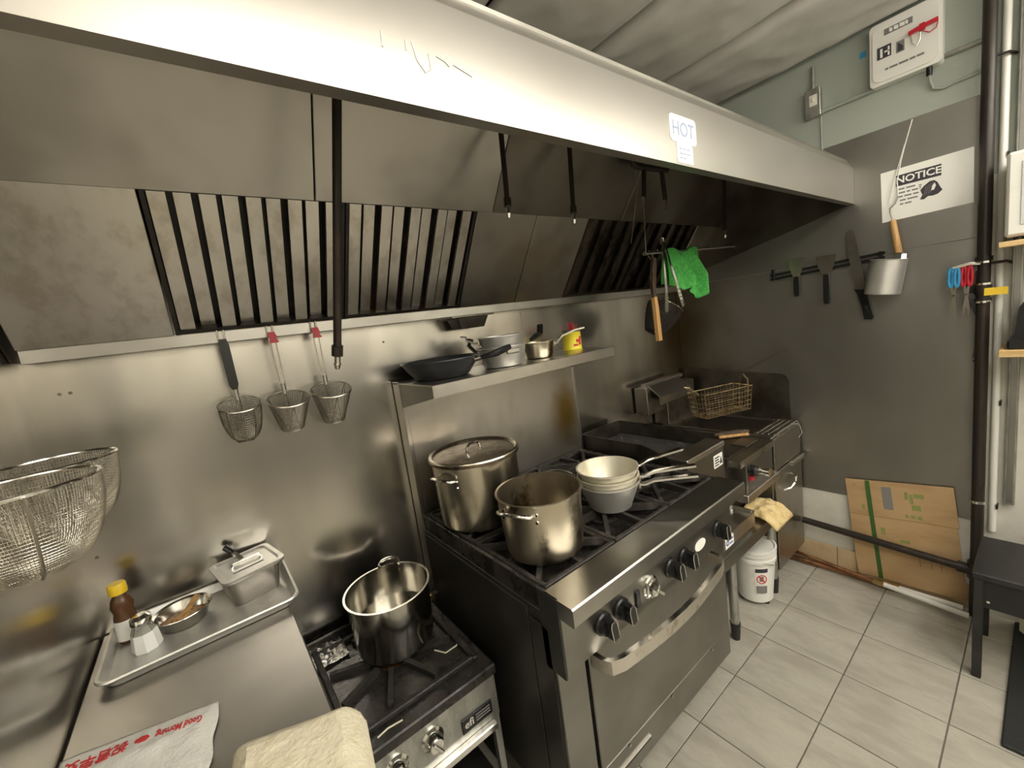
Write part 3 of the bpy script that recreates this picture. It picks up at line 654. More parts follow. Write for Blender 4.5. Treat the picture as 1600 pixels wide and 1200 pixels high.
# Good Morning towel, print seen upside down
def tw(u, v):       # u along the far edge from left to right, v towards the camera
    A = Vector((.008, -.475, 0)); Bp = Vector((.252, -.542, 0)); Cc = Vector((.008, -.96, 0)); D = Vector((.175, -.98, 0))
    p = A.lerp(Bp, u).lerp(Cc.lerp(D, u), v)
    e = min(1, 7 * min(u, 1 - u, v * .8 + .02))
    z = ZT + .006 + .014 * e + .006 * noise.noise(Vector((p.x * 13, p.y * 13, 1))) * e + .004 * noise.noise(Vector((p.x * 40, p.y * 28, 4))) * e
    if u > .85: p.x += .010 * noise.noise(Vector((p.y * 14, 3, 0)))
    return Vector((p.x, p.y, z))
to = thing('printed_towel', 'white cotton towel with red greeting print lying on the steel table', 'towel', (.13, -.7, ZT))
o = part('cloth', B().grid(tw, 40, 60), 'towel_white', to); mod(o, 'SOLIDIFY', thickness=.005, offset=0)
def towel_text(txt, size, u0, u1, v0):
    me = text_mesh(txt, size, True); xs_ = [v.co.x for v in me.vertices]; xa, xb = min(xs_), max(xs_); ys_ = [v.co.y for v in me.vertices]; ym = (min(ys_) + max(ys_)) / 2
    for v in me.vertices:
        t = (v.co.x - xa) / (xb - xa); u = u1 + (u0 - u1) * t; vv = v0 + (v.co.y - ym) / .44
        q = tw(u, vv); v.co = (q.x, q.y, q.z + .0032 + v.co.z)
    me.transform(Matrix.Translation(-Vector(WL[to.name])))
    part('red_print', me, 'ink_red', to)
towel_text('Good Morning', .030, .60, .90, .085)
towel_text('祝君早安', .036, .05, .43, .085)
fb = B()
for k in range(7):
    a = k * 2 * PI / 7
    P = []
    for q in range(8):
        th = q * PI / 4; P.append((.515 + (.022 * math.cos(a) + .020 * math.cos(th)) * 1.15, .085 + (.011 * math.sin(a) + .011 * math.sin(th))))
    fb.loft([[tw(*p) + Vector((0, 0, .003 + dz)) for p in P] for dz in (0, .0008)])
part('red_flower', fb, 'ink_red', to)
# folded cream terry towel on the near end of the table
def ct(top):
    def f(u, v):
        A = Vector((.262, -.698)); Bp = Vector((.466, -.778)); Cc = Vector((.215, -.995)); D = Vector((.432, -1.0))
        # rounded outline
        uu = u; p = A.lerp(Bp, uu).lerp(Cc.lerp(D, uu), v)
        e = min(1, 6 * min(u, 1 - u, v, 1)) ** .5 if min(u, 1 - u, v) > 0 else 0
        p.y -= .25 * max(0, .14 - u) ** 1.3 * (1 - v); p.y -= .5 * max(0, u - .86) ** 1.4 * (1 - v)
        z = ZT + .003 + (.048 * e + (.0022 * noise.noise(Vector((p.x * 60, p.y * 45, 2))) + .003 * noise.noise(Vector((p.x * 9, p.y * 9, 2)))) * e if top else 0)
        return Vector((p.x, p.y, z + .012 * v * 0))
    return f
b = B(); b.grid(ct(True), 36, 44); b.grid(ct(False), 36, 44)
solo('terry_towel', b, 'towel_cream', 'thick folded cream terry towel at the near corner of the steel table', 'towel', (.35, -.87, ZT))

# ================================================================== STRAINERS
def wire_bowl(b, prof, c, seg): b.lathe(prof, c, seg)
def hung_strainer(cx_, cz, r, zb, rb, label, style):
    y = -.128
    t = thing('noodle_strainer', label, 'strainer', (cx_, y, zb), 'strainers hooked on the hood gutter')
    n = 22
    T = Matrix.Translation((cx_, y + r, cz)) @ Matrix.Rotation(.36, 4, 'X') @ Matrix.Translation((-cx_, -y - r, -cz))
    if style == 'round': prof = [(max(.001, r * max(0, math.cos(PI / 2 * k / n)) ** .55), cz - (cz - zb) * math.sin(PI / 2 * k / n)) for k in range(n + 1)]
    else: prof = [(r + (rb - r) * k / n, cz + (zb - cz) * k / n) for k in range(n + 1)] + [(rb * (1 - k / 5), zb) for k in range(1, 5)]
    me = B(T).lathe(prof, (cx_, y, 0), 64).mesh('mesh_basket', smooth=False)
    o = part('mesh_basket', me, 'wire_dark', t); me.transform(Matrix.Translation(-WL[t.name]))
    mod(o, 'WIREFRAME', thickness=.0010, use_replace=True)
    part('rim', B(T).tube([(cx_ + r * math.cos(a * PI / 20), y + r * math.sin(a * PI / 20), cz) for a in range(40)], .0026, 8, True), 'wire', t)
    sb = B(T)
    if style == 'round':
        for k in range(5):
            a = k * 2 * PI / 5 + .2
            sb.tube([(cx_ + (p[0] + .002) * math.cos(a), y + (p[0] + .002) * math.sin(a), p[1] - .001) for p in prof], .0014, 6)
    else:
        for k in range(6):
            a = k * PI / 3; a2 = a + PI / 6; a3 = a - PI / 6
            q = (cx_ + rb * math.cos(a), y + rb * math.sin(a), zb)
            sb.tube([(cx_ + r * math.cos(a2), y + r * math.sin(a2), cz), q], .0014, 6); sb.tube([(cx_ + r * math.cos(a3), y + r * math.sin(a3), cz), q], .0014, 6)
        sb.tube([(cx_ + rb * math.cos(a * PI / 10), y + rb * math.sin(a * PI / 10), zb) for a in range(20)], .0014, 6, True)
    part('support_wires', sb, 'wire_dark', t)
    top = Vector((cx_ - .003, -.071, 1.716)); low = Vector((cx_, y + r * .985, cz + .004))
    hk = B()
    for s_ in (-1, 1):
        hk.tube([low + Vector((s_ * .006, 0, 0)), low + Vector((s_ * .007, .004, .04)), top + Vector((s_ * .008, -.004, -.05)), top + Vector((s_ * .008, -.002, .004)), top + Vector((s_ * .008, .008, .010)), top + Vector((s_ * .008, .012, .0))], .002, 6)
    part('handle_wires', hk, 'wire', t)
    part('ferrule', B().cyl(low - Vector((0, 0, .012)), low + Vector((0, -.001, .022)), .007, seg=10), 'steel', t)
    d = low - top
    if style == 'round':
        b = B(); b.tube([top + d * .12, top + d * .2, top + d * .55, top + d * .88], 0, flat=(.012, .022)); b = B()
        for f0, f1, w_ in ((.12, .90, .024),):
            p, q = top + d * f0, top + d * f1
            b.loft([[c + Vector((sx * ww / 2, -.006 + sy * .006, 0)) for sx, sy in ((-1, -1), (1, -1), (1, 1), (-1, 1))] for c, ww in ((p, .018), (p + (q - p) * .12, .026), (p + (q - p) * .9, .024), (q, .014))])
        part('black_grip', b, 'black_plastic', t)
    else:
        b = B(); p = top + Vector((0, -.006, -.018)); q = p + Vector((.004, -.002, -.034))
        b.loft([[c + Vector((sx * ww / 2, sy * .007, 0)) for sx, sy in ((-1, -1), (1, -1), (1, 1), (-1, 1))] for c, ww in ((p, .018), (p.lerp(q, .4), .024), (p.lerp(q, .6), .018), (q, .026))])
        part('red_tag', b, 'red_plastic', t)
hung_strainer(.425, 1.517, .054, 1.400, .03, 'round noodle strainer with a black handle, leftmost under the hood gutter', 'round')
hung_strainer(.553, 1.508, .060, 1.408, .034, 'flat bottomed noodle strainer with a red tag, middle one under the gutter', 'cone')
hung_strainer(.681, 1.512, .062, 1.402, .034, 'flat bottomed noodle strainer with a red tag, nearest the long pipe', 'cone')
def wall_strainer(c, r, depth, label):
    t = thing('mesh_strainer', label, 'strainer', (c[0], c[1], c[2] - depth), 'large strainers hung on the left wall')
    n = 34
    prof = [(max(.001, r * max(0, math.cos(PI / 2 * k / n)) ** .6), c[2] - depth * math.sin(PI / 2 * k / n)) for k in range(n + 1)]
    me = B().lathe(prof, (c[0], c[1], 0), 130).mesh('mesh_basket', smooth=False); me.transform(Matrix.Translation(-WL[t.name]))
    o = part('mesh_basket', me, 'wire', t); mod(o, 'WIREFRAME', thickness=.00075, use_replace=True)
    part('rim', B().tube([(c[0] + r * math.cos(a * PI / 24), c[1] + r * math.sin(a * PI / 24), c[2]) for a in range(48)], .0028, 8, True), 'chrome', t)
    sb = B()
    for k in range(4):
        a = k * PI / 2 + .35
        sb.tube([(c[0] + (p[0] + .002) * math.cos(a), c[1] + (p[0] + .002) * math.sin(a), p[1] - .001) for p in prof], .002, 6)
    part('support_wires', sb, 'wire', t)
    hb = B()
    for s_ in (-1, 1): hb.tube([(c[0] - r, c[1] + s_ * .01, c[2]), (.014, c[1] + s_ * .008, c[2] + .05), (.012, c[1] + s_ * .006, c[2] + .20), (.012, c[1], c[2] + .215)], .0025, 6)
    part('handle', hb, 'wire', t)
    part('wall_hook', B().tube([(-.001, c[1], c[2] + .20), (.02, c[1], c[2] + .20), (.022, c[1], c[2] + .215)], .003, 8), 'chrome', t)
wall_strainer((.110, -.515, 1.490), .089, .125, 'large wire mesh strainer on the left wall, the further one')
wall_strainer((.112, -.700, 1.490), .089, .128, 'large wire mesh strainer on the left wall, the nearer one')

# ================================================================== EQUIPMENT STAND, GRIDDLE, FRYERS
sd_ = thing('equipment_stand', 'low steel equipment stand under the griddle, right of the range', 'stand', (2.25, -.4, 0))
part('stand_top', B().box(1.90, 2.60, -.745, -.06, .488, .505, .002), 'steel', sd_)
ap = part('front_apron', B().box(1.90, 2.60, -.748, -.742, .452, .505, .001), 'steel_range', sd_)
for x in (2.12, 2.575):
    for y in (-.69, -.11):
        l = part('leg', B().cyl((x, y, .04), (x, y, .488), .020, seg=16), 'galvanized', sd_)
        part('foot', B().cyl((x, y, 0), (x, y, .085), .018, .024, seg=12), 'black_paint', l)
part('drip_tray', B().loft([rrect(2.085, -.686, .372, .120, .02, .545), rrect(2.085, -.686, .374, .122, .022, .607), rrect(2.085, -.686, .366, .114, .02, .607), rrect(2.085, -.686, .362, .110, .02, .585)]), 'steel', sd_)
part('tray_support', B().box(1.92, 2.25, -.735, -.64, .505, .546, .001), 'steel_range', sd_)
sk_ = part('sticker', B().box(1.962, 2.036, -.7490, -.7475, .552, .598), 'paper', sd_, label='white sticker with a blue logo')
bl = B(Matrix.Translation((1.981, -.7490, .575)) @ Matrix.Rotation(PI / 2, 4, 'X')); bl.lathe([(.006, 0), (.013, 0), (.013, .0006), (.006, .0006)], seg=24); part('logo', bl, 'logo_blue', sk_)
bl = B(); bl.box(2.0, 2.03, -.7498, -.7489, .580, .588); bl.box(2.0, 2.026, -.7498, -.7489, .563, .569); part('print', bl, 'logo_blue', sk_)
# griddle
gr = thing('flat_griddle', 'countertop griddle with black plate and raised splash guards beside the range', 'griddle', (2.06, -.35, .505))
GX0, GX1 = 1.895, 2.222
part('body', B().box(GX0, GX1, -.62, -.045, .56, .905, .003), 'steel_fryer', gr)
for x in (GX0 + .04, GX1 - .04):
    for y in (-.57, -.1): part('foot', B().cyl((x, y, .505), (x, y, .562), .018, seg=12), 'black_paint', gr)
part('front_ledge', B().box(GX0, GX1, -.645, -.555, .925, .950, .003), 'steel', gr)
part('front_panel', B().box(GX0 + .002, GX1 - .002, -.640, -.615, .66, .927, .002), 'steel_range', gr)
part('plate', B().box(GX0 + .012, GX1 - .012, -.535, -.06, .90, .915, .002), 'grill_iron', gr)
part('grease_trough', B().box(GX0 + .012, GX1 - .012, -.556, -.536, .89, .897), 'black_enamel', gr)
for x in (GX0, GX1 - .006): part('splash_guard', B().prism([(-.56, .90), (-.56, .945), (-.42, .988), (-.045, .988), (-.045, .90)], 'x', x, x + .006), 'steel_dark', gr)
part('splash_guard', B().box(GX0, GX1, -.050, -.044, .90, .990, .001), 'steel_dark', gr)
lb = part('warning_label', B().box(2.12, 2.20, -.6415, -.640, .84, .90), 'paper', gr)
tl = B()
for i in range(4): tl.box(2.128, 2.165 + .006 * (i % 2), -.6422, -.6415, .848 + i * .012, .854 + i * .012)
tl.prism([(2.172, .85), (2.196, .85), (2.184, .885)], 'y', -.6422, -.6415); part('print', tl, 'ink', lb)
# small fryer next to it (open front, valve and knob)
fa = thing('open_fryer', 'small greasy countertop fryer with a chrome valve, between griddle and tall fryer', 'fryer', (2.43, -.4, .505))
part('body', B().box(2.245, 2.605, -.600, -.05, .52, .835, .003), 'steel_fryer', fa)
part('top_rim', B().prism([(2.235, .815), (2.615, .815), (2.615, .848), (2.235, .848)], 'y', -.705, -.50), 'steel_fryer', fa)
part('vat', B().box(2.27, 2.585, -.64, -.12, .846, .852, .001), 'grease', fa)
part('control_housing', B().box(2.30, 2.60, -.702, -.598, .685, .816, .002), 'steel_range', fa)
part('drip_ledge', B().box(2.23, 2.60, -.735, -.655, .650, .690, .003), 'steel', fa)
part('foot', B().box(2.26, 2.29, -.59, -.56, .505, .53), 'black_paint', fa); part('foot', B().box(2.56, 2.59, -.59, -.56, .505, .53), 'black_paint', fa)
part('foot', B().box(2.26, 2.29, -.12, -.09, .505, .53), 'black_paint', fa); part('foot', B().box(2.56, 2.59, -.12, -.09, .505, .53), 'black_paint', fa)
part('valve', B().cyl((2.345, -.70, .775), (2.345, -.728, .775), .026, seg=20), 'black_plastic', fa)
part('valve_knob', B().cyl((2.375, -.70, .765), (2.375, -.775, .765), .016, .020, seg=18), 'chrome', fa)
part('red_switch', B().box(2.33, 2.36, -.712, -.70, .725, .745, .001), 'red_plastic', fa)
# tall fryer at the end wall
fb_ = thing('tall_fryer', 'floor standing steel fryer with a front door against the right wall', 'fryer', (2.81, -.4, 0))
FX0, FX1 = 2.622, 3.000
part('body', B().box(FX0, FX1 - .004, -.690, -.05, .10, .845, .003), 'steel_fryer', fb_)
part('front_panel', B().box(FX0 + .003, FX1 - .006, -.702, -.688, .668, .845, .002), 'steel_fryer', fb_)
dr = part('door', B().box(FX0 + .003, FX1 - .006, -.704, -.688, .105, .660, .002), 'steel_fryer', fb_)
part('door_lip', B().box(2.82, FX1 - .008, -.722, -.703, .640, .666, .002), 'steel', dr)
part('door_handle', B().tube([(2.72, -.704, .535), (2.735, -.735, .55), (2.77, -.745, .575), (2.81, -.735, .592), (2.83, -.704, .595)], .006, 8), 'chrome', dr)
for x in (FX0 + .04, FX1 - .05):
    for y in (-.64, -.1): part('leg', B().cyl((x, y, 0), (x, y, .102), .018, .022, seg=12), 'black_paint', fb_)
v = B(); v.box(FX0 + .005, FX1 - .008, -.69, -.58, .843, .852, .002); v.box(FX0 + .005, FX1 - .008, -.15, -.055, .843, .87, .002); v.box(FX0 + .005, FX0 + .03, -.58, -.15, .843, .856, .002); v.box(FX1 - .034, FX1 - .008, -.58, -.15, .843, .856, .002)
part('top_rim', v, 'steel_fryer', fb_)
part('oil_vat', B().box(FX0 + .03, FX1 - .034, -.58, -.15, .844, .848), 'grease', fb_)
sp_ = [(-.655, .85)] + [(-.655 + .05 * (1 - math.cos(a)), 1.125 - .05 * (1 - math.sin(a))) for a in (0, .4, .8, 1.2, PI / 2)] + [(-.02, 1.16), (-.02, .85)]
part('splash_panel', B().prism(sp_, 'x', 3.000, 3.005), 'steel_dark', fb_)
fl_ = B(); fl_.box(2.43, 2.62, -.10, -.01, .965, 1.13, .003); fl_.box(2.62, 2.95, -.11, -.01, .86, 1.10, .003)
part('flue_box', fl_, 'steel_fryer', fb_)
part('basket_hanger', B().prism([(-.17, 1.075), (-.09, 1.14), (-.085, 1.135), (-.155, 1.075), (-.155, 1.03), (-.17, 1.03)], 'x', 2.47, 2.80), 'steel', fb_)
part('hanger_rail', B().box(2.44, 2.86, -.085, -.055, 1.128, 1.152, .002), 'steel', fb_)
# basket
bk = thing('fry_basket', 'brown wire fry basket resting behind the tall fryer top', 'basket', (2.755, -.375, .92))
Mb = rot_z((2.755, -.375, 0), -.36) 
Lb, Wb, z0, z1 = .34, .14, .935, 1.075
wb_ = B(Mb)
for i in range(15):
    x = -Lb / 2 + Lb * i / 14
    wb_.tube([(x, -Wb / 2, z1), (x * .94, -Wb * .44, z0), (x * .94, Wb * .44, z0), (x, Wb / 2, z1)], .0013, 5)
for k in range(6):
    z = z0 + (z1 - z0) * k / 5; f = .94 + .06 * k / 5; ff = .88 + .12 * k / 5
    wb_.tube([(-Lb / 2 * f, -Wb / 2 * ff, z), (Lb / 2 * f, -Wb / 2 * ff, z), (Lb / 2 * f, Wb / 2 * ff, z), (-Lb / 2 * f, Wb / 2 * ff, z)], .0013, 5, True)
for k in range(7):
    y = -Wb * .44 + Wb * .88 * k / 6; wb_.tube([(-Lb / 2, y, z1), (-Lb / 2 * .94, y, z0), (Lb / 2 * .94, y, z0), (Lb / 2, y, z1)], .0013, 5)
part('wire_body', wb_, 'wire_brass', bk)
part('rim', B(Mb).tube([(-Lb / 2, -Wb / 2, z1), (Lb / 2, -Wb / 2, z1), (Lb / 2, Wb / 2, z1), (-Lb / 2, Wb / 2, z1)], .0035, 6, True), 'wire_brass', bk)
part('front_hook', B(Mb).tube([(Lb / 2, -.03, z0), (Lb / 2 + .012, -.03, z1 + .03), (Lb / 2 + .012, .0, z1 + .06), (Lb / 2 + .012, .03, z1 + .03), (Lb / 2, .03, z0)], .005, 6), 'wire_brass', bk)
part('handle', B(Mb).tube([(-Lb / 2, -.02, z1), (-Lb / 2 - .06, -.02, z1 + .05), (-Lb / 2 - .06, .02, z1 + .05), (-Lb / 2, .02, z1)], .004, 6), 'wire_brass', bk)
# wooden handled tool on the fryers
wt = thing('wood_handled_scoop', 'scoop with a dark wooden handle lying across the open fryer', 'scoop', (2.58, -.55, .85))
part('handle', B().tube([(2.50, -.455, .872), (2.54, -.50, .875), (2.60, -.545, .875), (2.64, -.575, .873)], [.010, .014, .014, .010], 10), 'wood_burnt', wt)
part('second_handle', B().tube([(2.49, -.485, .866), (2.61, -.585, .866)], [.009, .009], 10), 'wood', wt)
part('blade', B().box(2.44, 2.56, -.65, -.57, .8525, .857, .001), 'wire_dark', wt)
wr_ = thing('wire_rack', 'pale wire rack lying on the front edge of the tall fryer', 'rack', (2.82, -.67, .855))
rk = B()
for i in range(4): rk.tube([(2.66, -.69 + .028 * i, .857), (2.98, -.69 + .028 * i, .857)], .002, 6)
for x in (2.68, 2.82, 2.96): rk.tube([(x, -.705, .853), (x, -.70, .862), (x, -.60, .862), (x, -.595, .855)], .0025, 6)
part('wires', rk, 'chrome', wr_)
tag_ = B().tube([(2.90, -.69, .862), (2.92, -.725, .855), (2.92, -.735, .81), (2.915, -.72, .78)], .002, 6); part('loose_wire', tag_, 'chrome', wr_)
# rag on the stand
def rg_(u, v):
    x = 2.36 + .20 * u; y = -.80 + .18 * v
    e = min(1, 6 * min(u, 1 - u, v, 1 - v) + .05)
    z = .520 + .035 * e ** .6 + .016 * noise.noise(Vector((x * 30, y * 30, 0))) * e
    if y < -.75: z -= (-.75 - y) * .9
    x += .02 * noise.noise(Vector((y * 22, 5, u * 3)))
    return (x, y, z)
o = solo('yellow_rag', B().grid(rg_, 34, 30), 'rag', 'crumpled yellow cleaning rag on the equipment stand', 'rag', (2.46, -.71, .506)); mod(o, 'SOLIDIFY', thickness=.006)
# bucket
pc = (2.475, -.635, 0)
bu = thing('white_bucket', 'white plastic bucket with a warning label under the equipment stand', 'bucket', pc)
part('bucket_body', B().lathe([(0, .02), (.080, .02), (.083, .024), (.083, .04), (.098, .245), (.105, .247), (.105, .262), (.101, .264), (.102, .280), (.107, .282), (.107, .296), (.100, .298), (.098, .290), (.080, .045), (0, .04)], pc, 48), 'pail_plastic', bu)
part('bucket_lid', B().lathe([(0, .300), (.094, .300), (.104, .298), (.108, .300), (.108, .312), (.100, .314), (.094, .306), (0, .306)], pc, 48), 'white_plastic', bu)
for k in range(3):
    a = k * 2.1 + .3; part('foot', B().cyl((pc[0] + .06 * math.cos(a), pc[1] + .06 * math.sin(a), 0), (pc[0] + .06 * math.cos(a), pc[1] + .06 * math.sin(a), .022), .014, seg=12), 'black_paint', bu)
part('bail_handle', B().tube([(pc[0] + .106 * math.cos(a), pc[1] + .106 * math.sin(a), .255 - .07 * math.sin((a + 2.35) * 1.0) ** 2) for a in [-2.35 + PI * k / 14 for k in range(15)]], .002, 6), 'wire', bu)
def curved(b, a0, a1, za, zb, off, n=8):
    rr = lambda z: .083 + (.098 - .083) * (z - .04) / .205 + off
    b.loft([[(pc[0] + (rr(z) + d) * math.cos(a0 + (a1 - a0) * k / n), pc[1] + (rr(z) + d) * math.sin(a0 + (a1 - a0) * k / n), z) for k in range(n + 1)] for z, d in ((za, 0), (za, .0006), (zb, .0006), (zb, 0))], False, False, False)
A0, A1 = -2.72, -2.05
b = B(); curved(b, A0, A1, .075, .225, .001); lb = part('bucket_label', b, 'paper', bu)
b = B(); curved(b, A0 + .03, A1 - .03, .20, .222, .002); part('label_heading', b, 'ink', lb)
b = B(); curved(b, A0 + .05, A1 - .05, .078, .122, .002); part('label_print', b, 'ink_grey', lb)
b = B()
am = (A0 + A1) / 2
for k in range(24):
    t0, t1 = 2 * PI * k / 24, 2 * PI * (k + 1) / 24
    pt_ = lambda t, r: (pc[0] + (.0955) * math.cos(am + r * math.cos(t) / .095), pc[1] + .0955 * math.sin(am + r * math.cos(t) / .095), .162 + r * math.sin(t))
    q = [pt_(t0, .020), pt_(t1, .020), pt_(t1, .025), pt_(t0, .025)]
    b.face([b.v(p) for p in q])
b.face([b.v((pc[0] + .0957 * math.cos(am + dx / .095), pc[1] + .0957 * math.sin(am + dx / .095), .162 + dz)) for dx, dz in ((-.016, .013), (-.012, .017), (.016, -.013), (.012, -.017))])
part('red_prohibition_sign', b, 'ink_red', lb)
b = B(); curved(b, am - .12, am + .10, .148, .178, .0016); part('sign_figure', b, 'ink_grey', lb)

# ================================================================== ROD WITH CLOTH AND TOOLS
RY = -.40
ra, rb_ = Vector((2.085, RY, 1.858)), Vector((2.995, RY, 1.896))
rod = thing('hanging_rod', 'thin steel rod under the hood carrying the green cloth and tongs', 'rod', ra)
part('bar', B().cyl(ra, rb_, .006, seg=12), 'steel', rod)
part('end_cap', B().cyl(ra - Vector((.004, 0, 0)), ra + Vector((.010, 0, 0)), .009, seg=12), 'steel', rod)
part('wall_socket', B().cyl(rb_, (3.004, RY, rb_.z), .014, seg=14), 'steel_dark', rod)
part('hanger_wire', B().tube([ra + Vector((.01, 0, .004)), (2.09, RY - .01, 2.0), (2.095, RY - .02, 2.2)], .0015, 5), 'wire_dark', rod)
def rodz(x): return ra.z + (rb_.z - ra.z) * (x - ra.x) / (rb_.x - ra.x)
def gcl(u, v):      # draped cloth: v runs from the back hem over the rod to the front hem
    K = ((0, .165), (.22, .205), (.38, .19), (.5, .225), (.68, .262), (.82, .235), (.92, .165), (1, .13))
    fr = next(a[1] + (b_[1] - a[1]) * (u - a[0]) / (b_[0] - a[0]) for a, b_ in zip(K, K[1:]) if u <= b_[0])
    x0 = 2.250 + .295 * u
    if v < .4: d = (.4 - v) / .4 * .16; sg = 1
    else: d = (v - .4) / .6 * fr; sg = -1
    zt = rodz(x0) + .009
    fold = .026 * math.sin(u * 13 + .6) + .012 * math.sin(u * 29 + 1)
    k = min(1, d * 7)
    y = RY + sg * (.010 if d > .006 else .010 * d / .006) * 1.0 + sg * .010 * k + fold * k * (1 if sg < 0 else .4)
    if sg < 0: y -= .02 * k; x0 += .035 * k * math.sin(u * 3.1) - .03 * k * (u > .9) * (u - .9) * 10
    z = zt - d + .012 * math.sin(u * 9) * (1 - k) * 1.0
    return (x0, y, z)
gcx = solo('green_cloth', B().grid(gcl, 48, 48), 'green_cloth', 'bright green cloth draped over the rod under the hood', 'cloth', (2.43, RY, 1.62)); mod(gcx, 'SOLIDIFY', thickness=.003, offset=0)
tg = thing('tongs', 'pair of steel tongs hooked on the rod beside the green cloth', 'tongs', (2.2, RY - .03, 1.58))
for (p, q, e) in (((2.215, RY - .014, 1.925), (2.190, RY - .03, 1.66), (2.178, RY - .03, 1.575)), ((2.222, RY - .014, 1.925), (2.272, RY - .04, 1.70), (2.305, RY - .045, 1.59))):
    b = B(); p, q, e = Vector(p), Vector(q), Vector(e)
    dd = (e - p).normalized(); sd2 = Vector((0, 1, 0)).cross(dd).normalized()
    b.loft([[c + sd2 * (a * w_ / 2) + Vector((0, bq * .0015, 0)) for a, bq in ((-1, -1), (1, -1), (1, 1), (-1, 1))] for c, w_ in ((p, .010), (p.lerp(q, .5), .014), (q, .018), (q.lerp(e, .5), .026), (e, .020))])
    a_ = part('arm', b, 'chrome', tg)
    gb_ = B()
    for k in range(5): c = q.lerp(e, .2 + .17 * k); gb_.cyl(c + Vector((-.013, -.003, 0)), c + Vector((.013, -.003, 0)), .003, seg=6)
    part('scallops', gb_, 'chrome', a_)
part('spring_end', B().tube([(2.205, RY - .013, 1.90), (2.212, RY - .012, 1.930), (2.225, RY - .012, 1.930), (2.232, RY - .013, 1.90)], .005, 8), 'chrome', tg)
wp = thing('wooden_paddle', 'wooden handled tool with a charred upper half hanging at the rod end', 'utensil', (2.105, RY - .012, 1.445))
part('charred_top', B().loft([[Vector((x + a * w_ / 2, RY - .020 + bq * .007, z)) for a, bq in ((-1, -1), (1, -1), (1, 1), (-1, 1))] for x, z, w_ in ((2.122, 1.835, .020), (2.112, 1.78, .034), (2.098, 1.70, .024), (2.100, 1.652, .022))]), 'wood_burnt', wp)
part('wood_grip', B().loft([[Vector((x + a * w_ / 2, RY - .020 + bq * .009, z)) for a, bq in ((-1, -1), (1, -1), (1, 1), (-1, 1))] for x, z, w_ in ((2.100, 1.655, .022), (2.105, 1.60, .026), (2.110, 1.50, .028), (2.112, 1.447, .026))]), 'wood', wp)
part('hang_loop', B().tube([(2.122, RY - .02, 1.83), (2.118, RY - .014, 1.858), (2.120, RY, 1.873), (2.122, RY + .013, 1.858), (2.124, RY - .004, 1.832)], .002, 6), 'wire', wp)
# dark sieve hanging with its rim to the front
Ms = Matrix.Translation((2.400, RY + .115, 1.600)) @ Matrix.Rotation(.22, 4, 'X') @ Matrix.Rotation(.55, 4, 'Y')
sv = thing('dark_sieve', 'dark conical mesh sieve with a steel ring hanging behind the tongs', 'sieve', (2.34, RY + .115, 1.46))
me = B(Ms).lathe([(.092 * (1 - .45 * (k / 9) ** 1.6), -.15 * k / 9) for k in [q * 9 / 30 for q in range(31)]] + [(.0506 * (1 - k / 10), -.151) for k in range(1, 10)], seg=80).mesh('mesh_cone'); me.transform(Matrix.Translation(-WL[sv.name]))
o = part('mesh_cone', me, 'grease', sv); mod(o, 'WIREFRAME', thickness=.0026, use_replace=True)
part('ring', B(Ms).tube([(.094 * math.cos(a * PI / 20), .094 * math.sin(a * PI / 20), 0) for a in range(40)], .0035, 8, True), 'chrome', sv)
part('handle', B().tube([(2.322, RY + .115, 1.648), (2.25, RY + .09, 1.76), (2.185, RY + .02, 1.874), (2.180, RY - .008, 1.873)], .004, 8), 'wire_dark', sv)

# ================================================================== RIGHT WALL
XW = XE - .005       # face of the steel sheet
# knife bar and tools
kb = thing('magnetic_knife_bar', 'black magnetic tool bar on the steel sheeted right wall', 'rack', (XW, -.83, 1.69))
for dz in (.010, -.012): part('rail', B().tube([(XW - .012, -.586, 1.680 + dz), (XW - .012, -1.075, 1.704 + dz)], 0, flat=(.014, .012)), 'black_plastic', kb)
for y in (-.60, -1.06): part('bracket', B().box(XW - .020, XW, y - .008, y + .008, 1.668, 1.722, .002), 'black_plastic', kb)
def scraper(y, zt, zb, wt_, label):
    t = thing('scraper', label, 'scraper', (XW - .02, y, zb), 'scrapers on the tool bar')
    zm = zt - .10
    part('blade', B().prism([(y - wt_ / 2, zt), (y + wt_ / 2, zt), (y + wt_ * .40, zt - .05), (y + .014, zm), (y - .014, zm), (y - wt_ * .40, zt - .05)], 'x', XW - .023, XW - .020), 'steel_wall', t)
    b = B(); b.loft([[(XW - .022 + a * .009, y + q * w_ / 2, z) for a, q in ((-1, -1), (1, -1), (1, 1), (-1, 1))] for z, w_ in ((zm + .005, .022), (zm - .02, .026), (zb + .02, .026), (zb, .020))])
    part('grip', b, 'black_plastic', t)
scraper(-.715, 1.760, 1.558, .080, 'putty knife scraper with riveted handle, nearest the fryer corner')
scraper(-.848, 1.748, 1.502, .088, 'putty knife scraper with a plain black handle, next to the chef knife')
kn = thing('chef_knife', 'old dark kitchen knife with a black handle held on the tool bar', 'knife', (XW - .02, -.985, 1.41))
part('blade', B().prism([(-.950, 1.850), (-.965, 1.838), (-1.003, 1.60), (-1.008, 1.552), (-.968, 1.556), (-.936, 1.75), (-.934, 1.835), (-.940, 1.848)], 'x', XW - .026, XW - .022), 'steel_dark', kn)
part('grip', B().prism([(-.962, 1.560), (-1.010, 1.550), (-1.026, 1.46), (-1.036, 1.415), (-1.028, 1.404), (-1.000, 1.408), (-.990, 1.47), (-.975, 1.535)], 'x', XW - .034, XW - .014), 'black_plastic', kn)
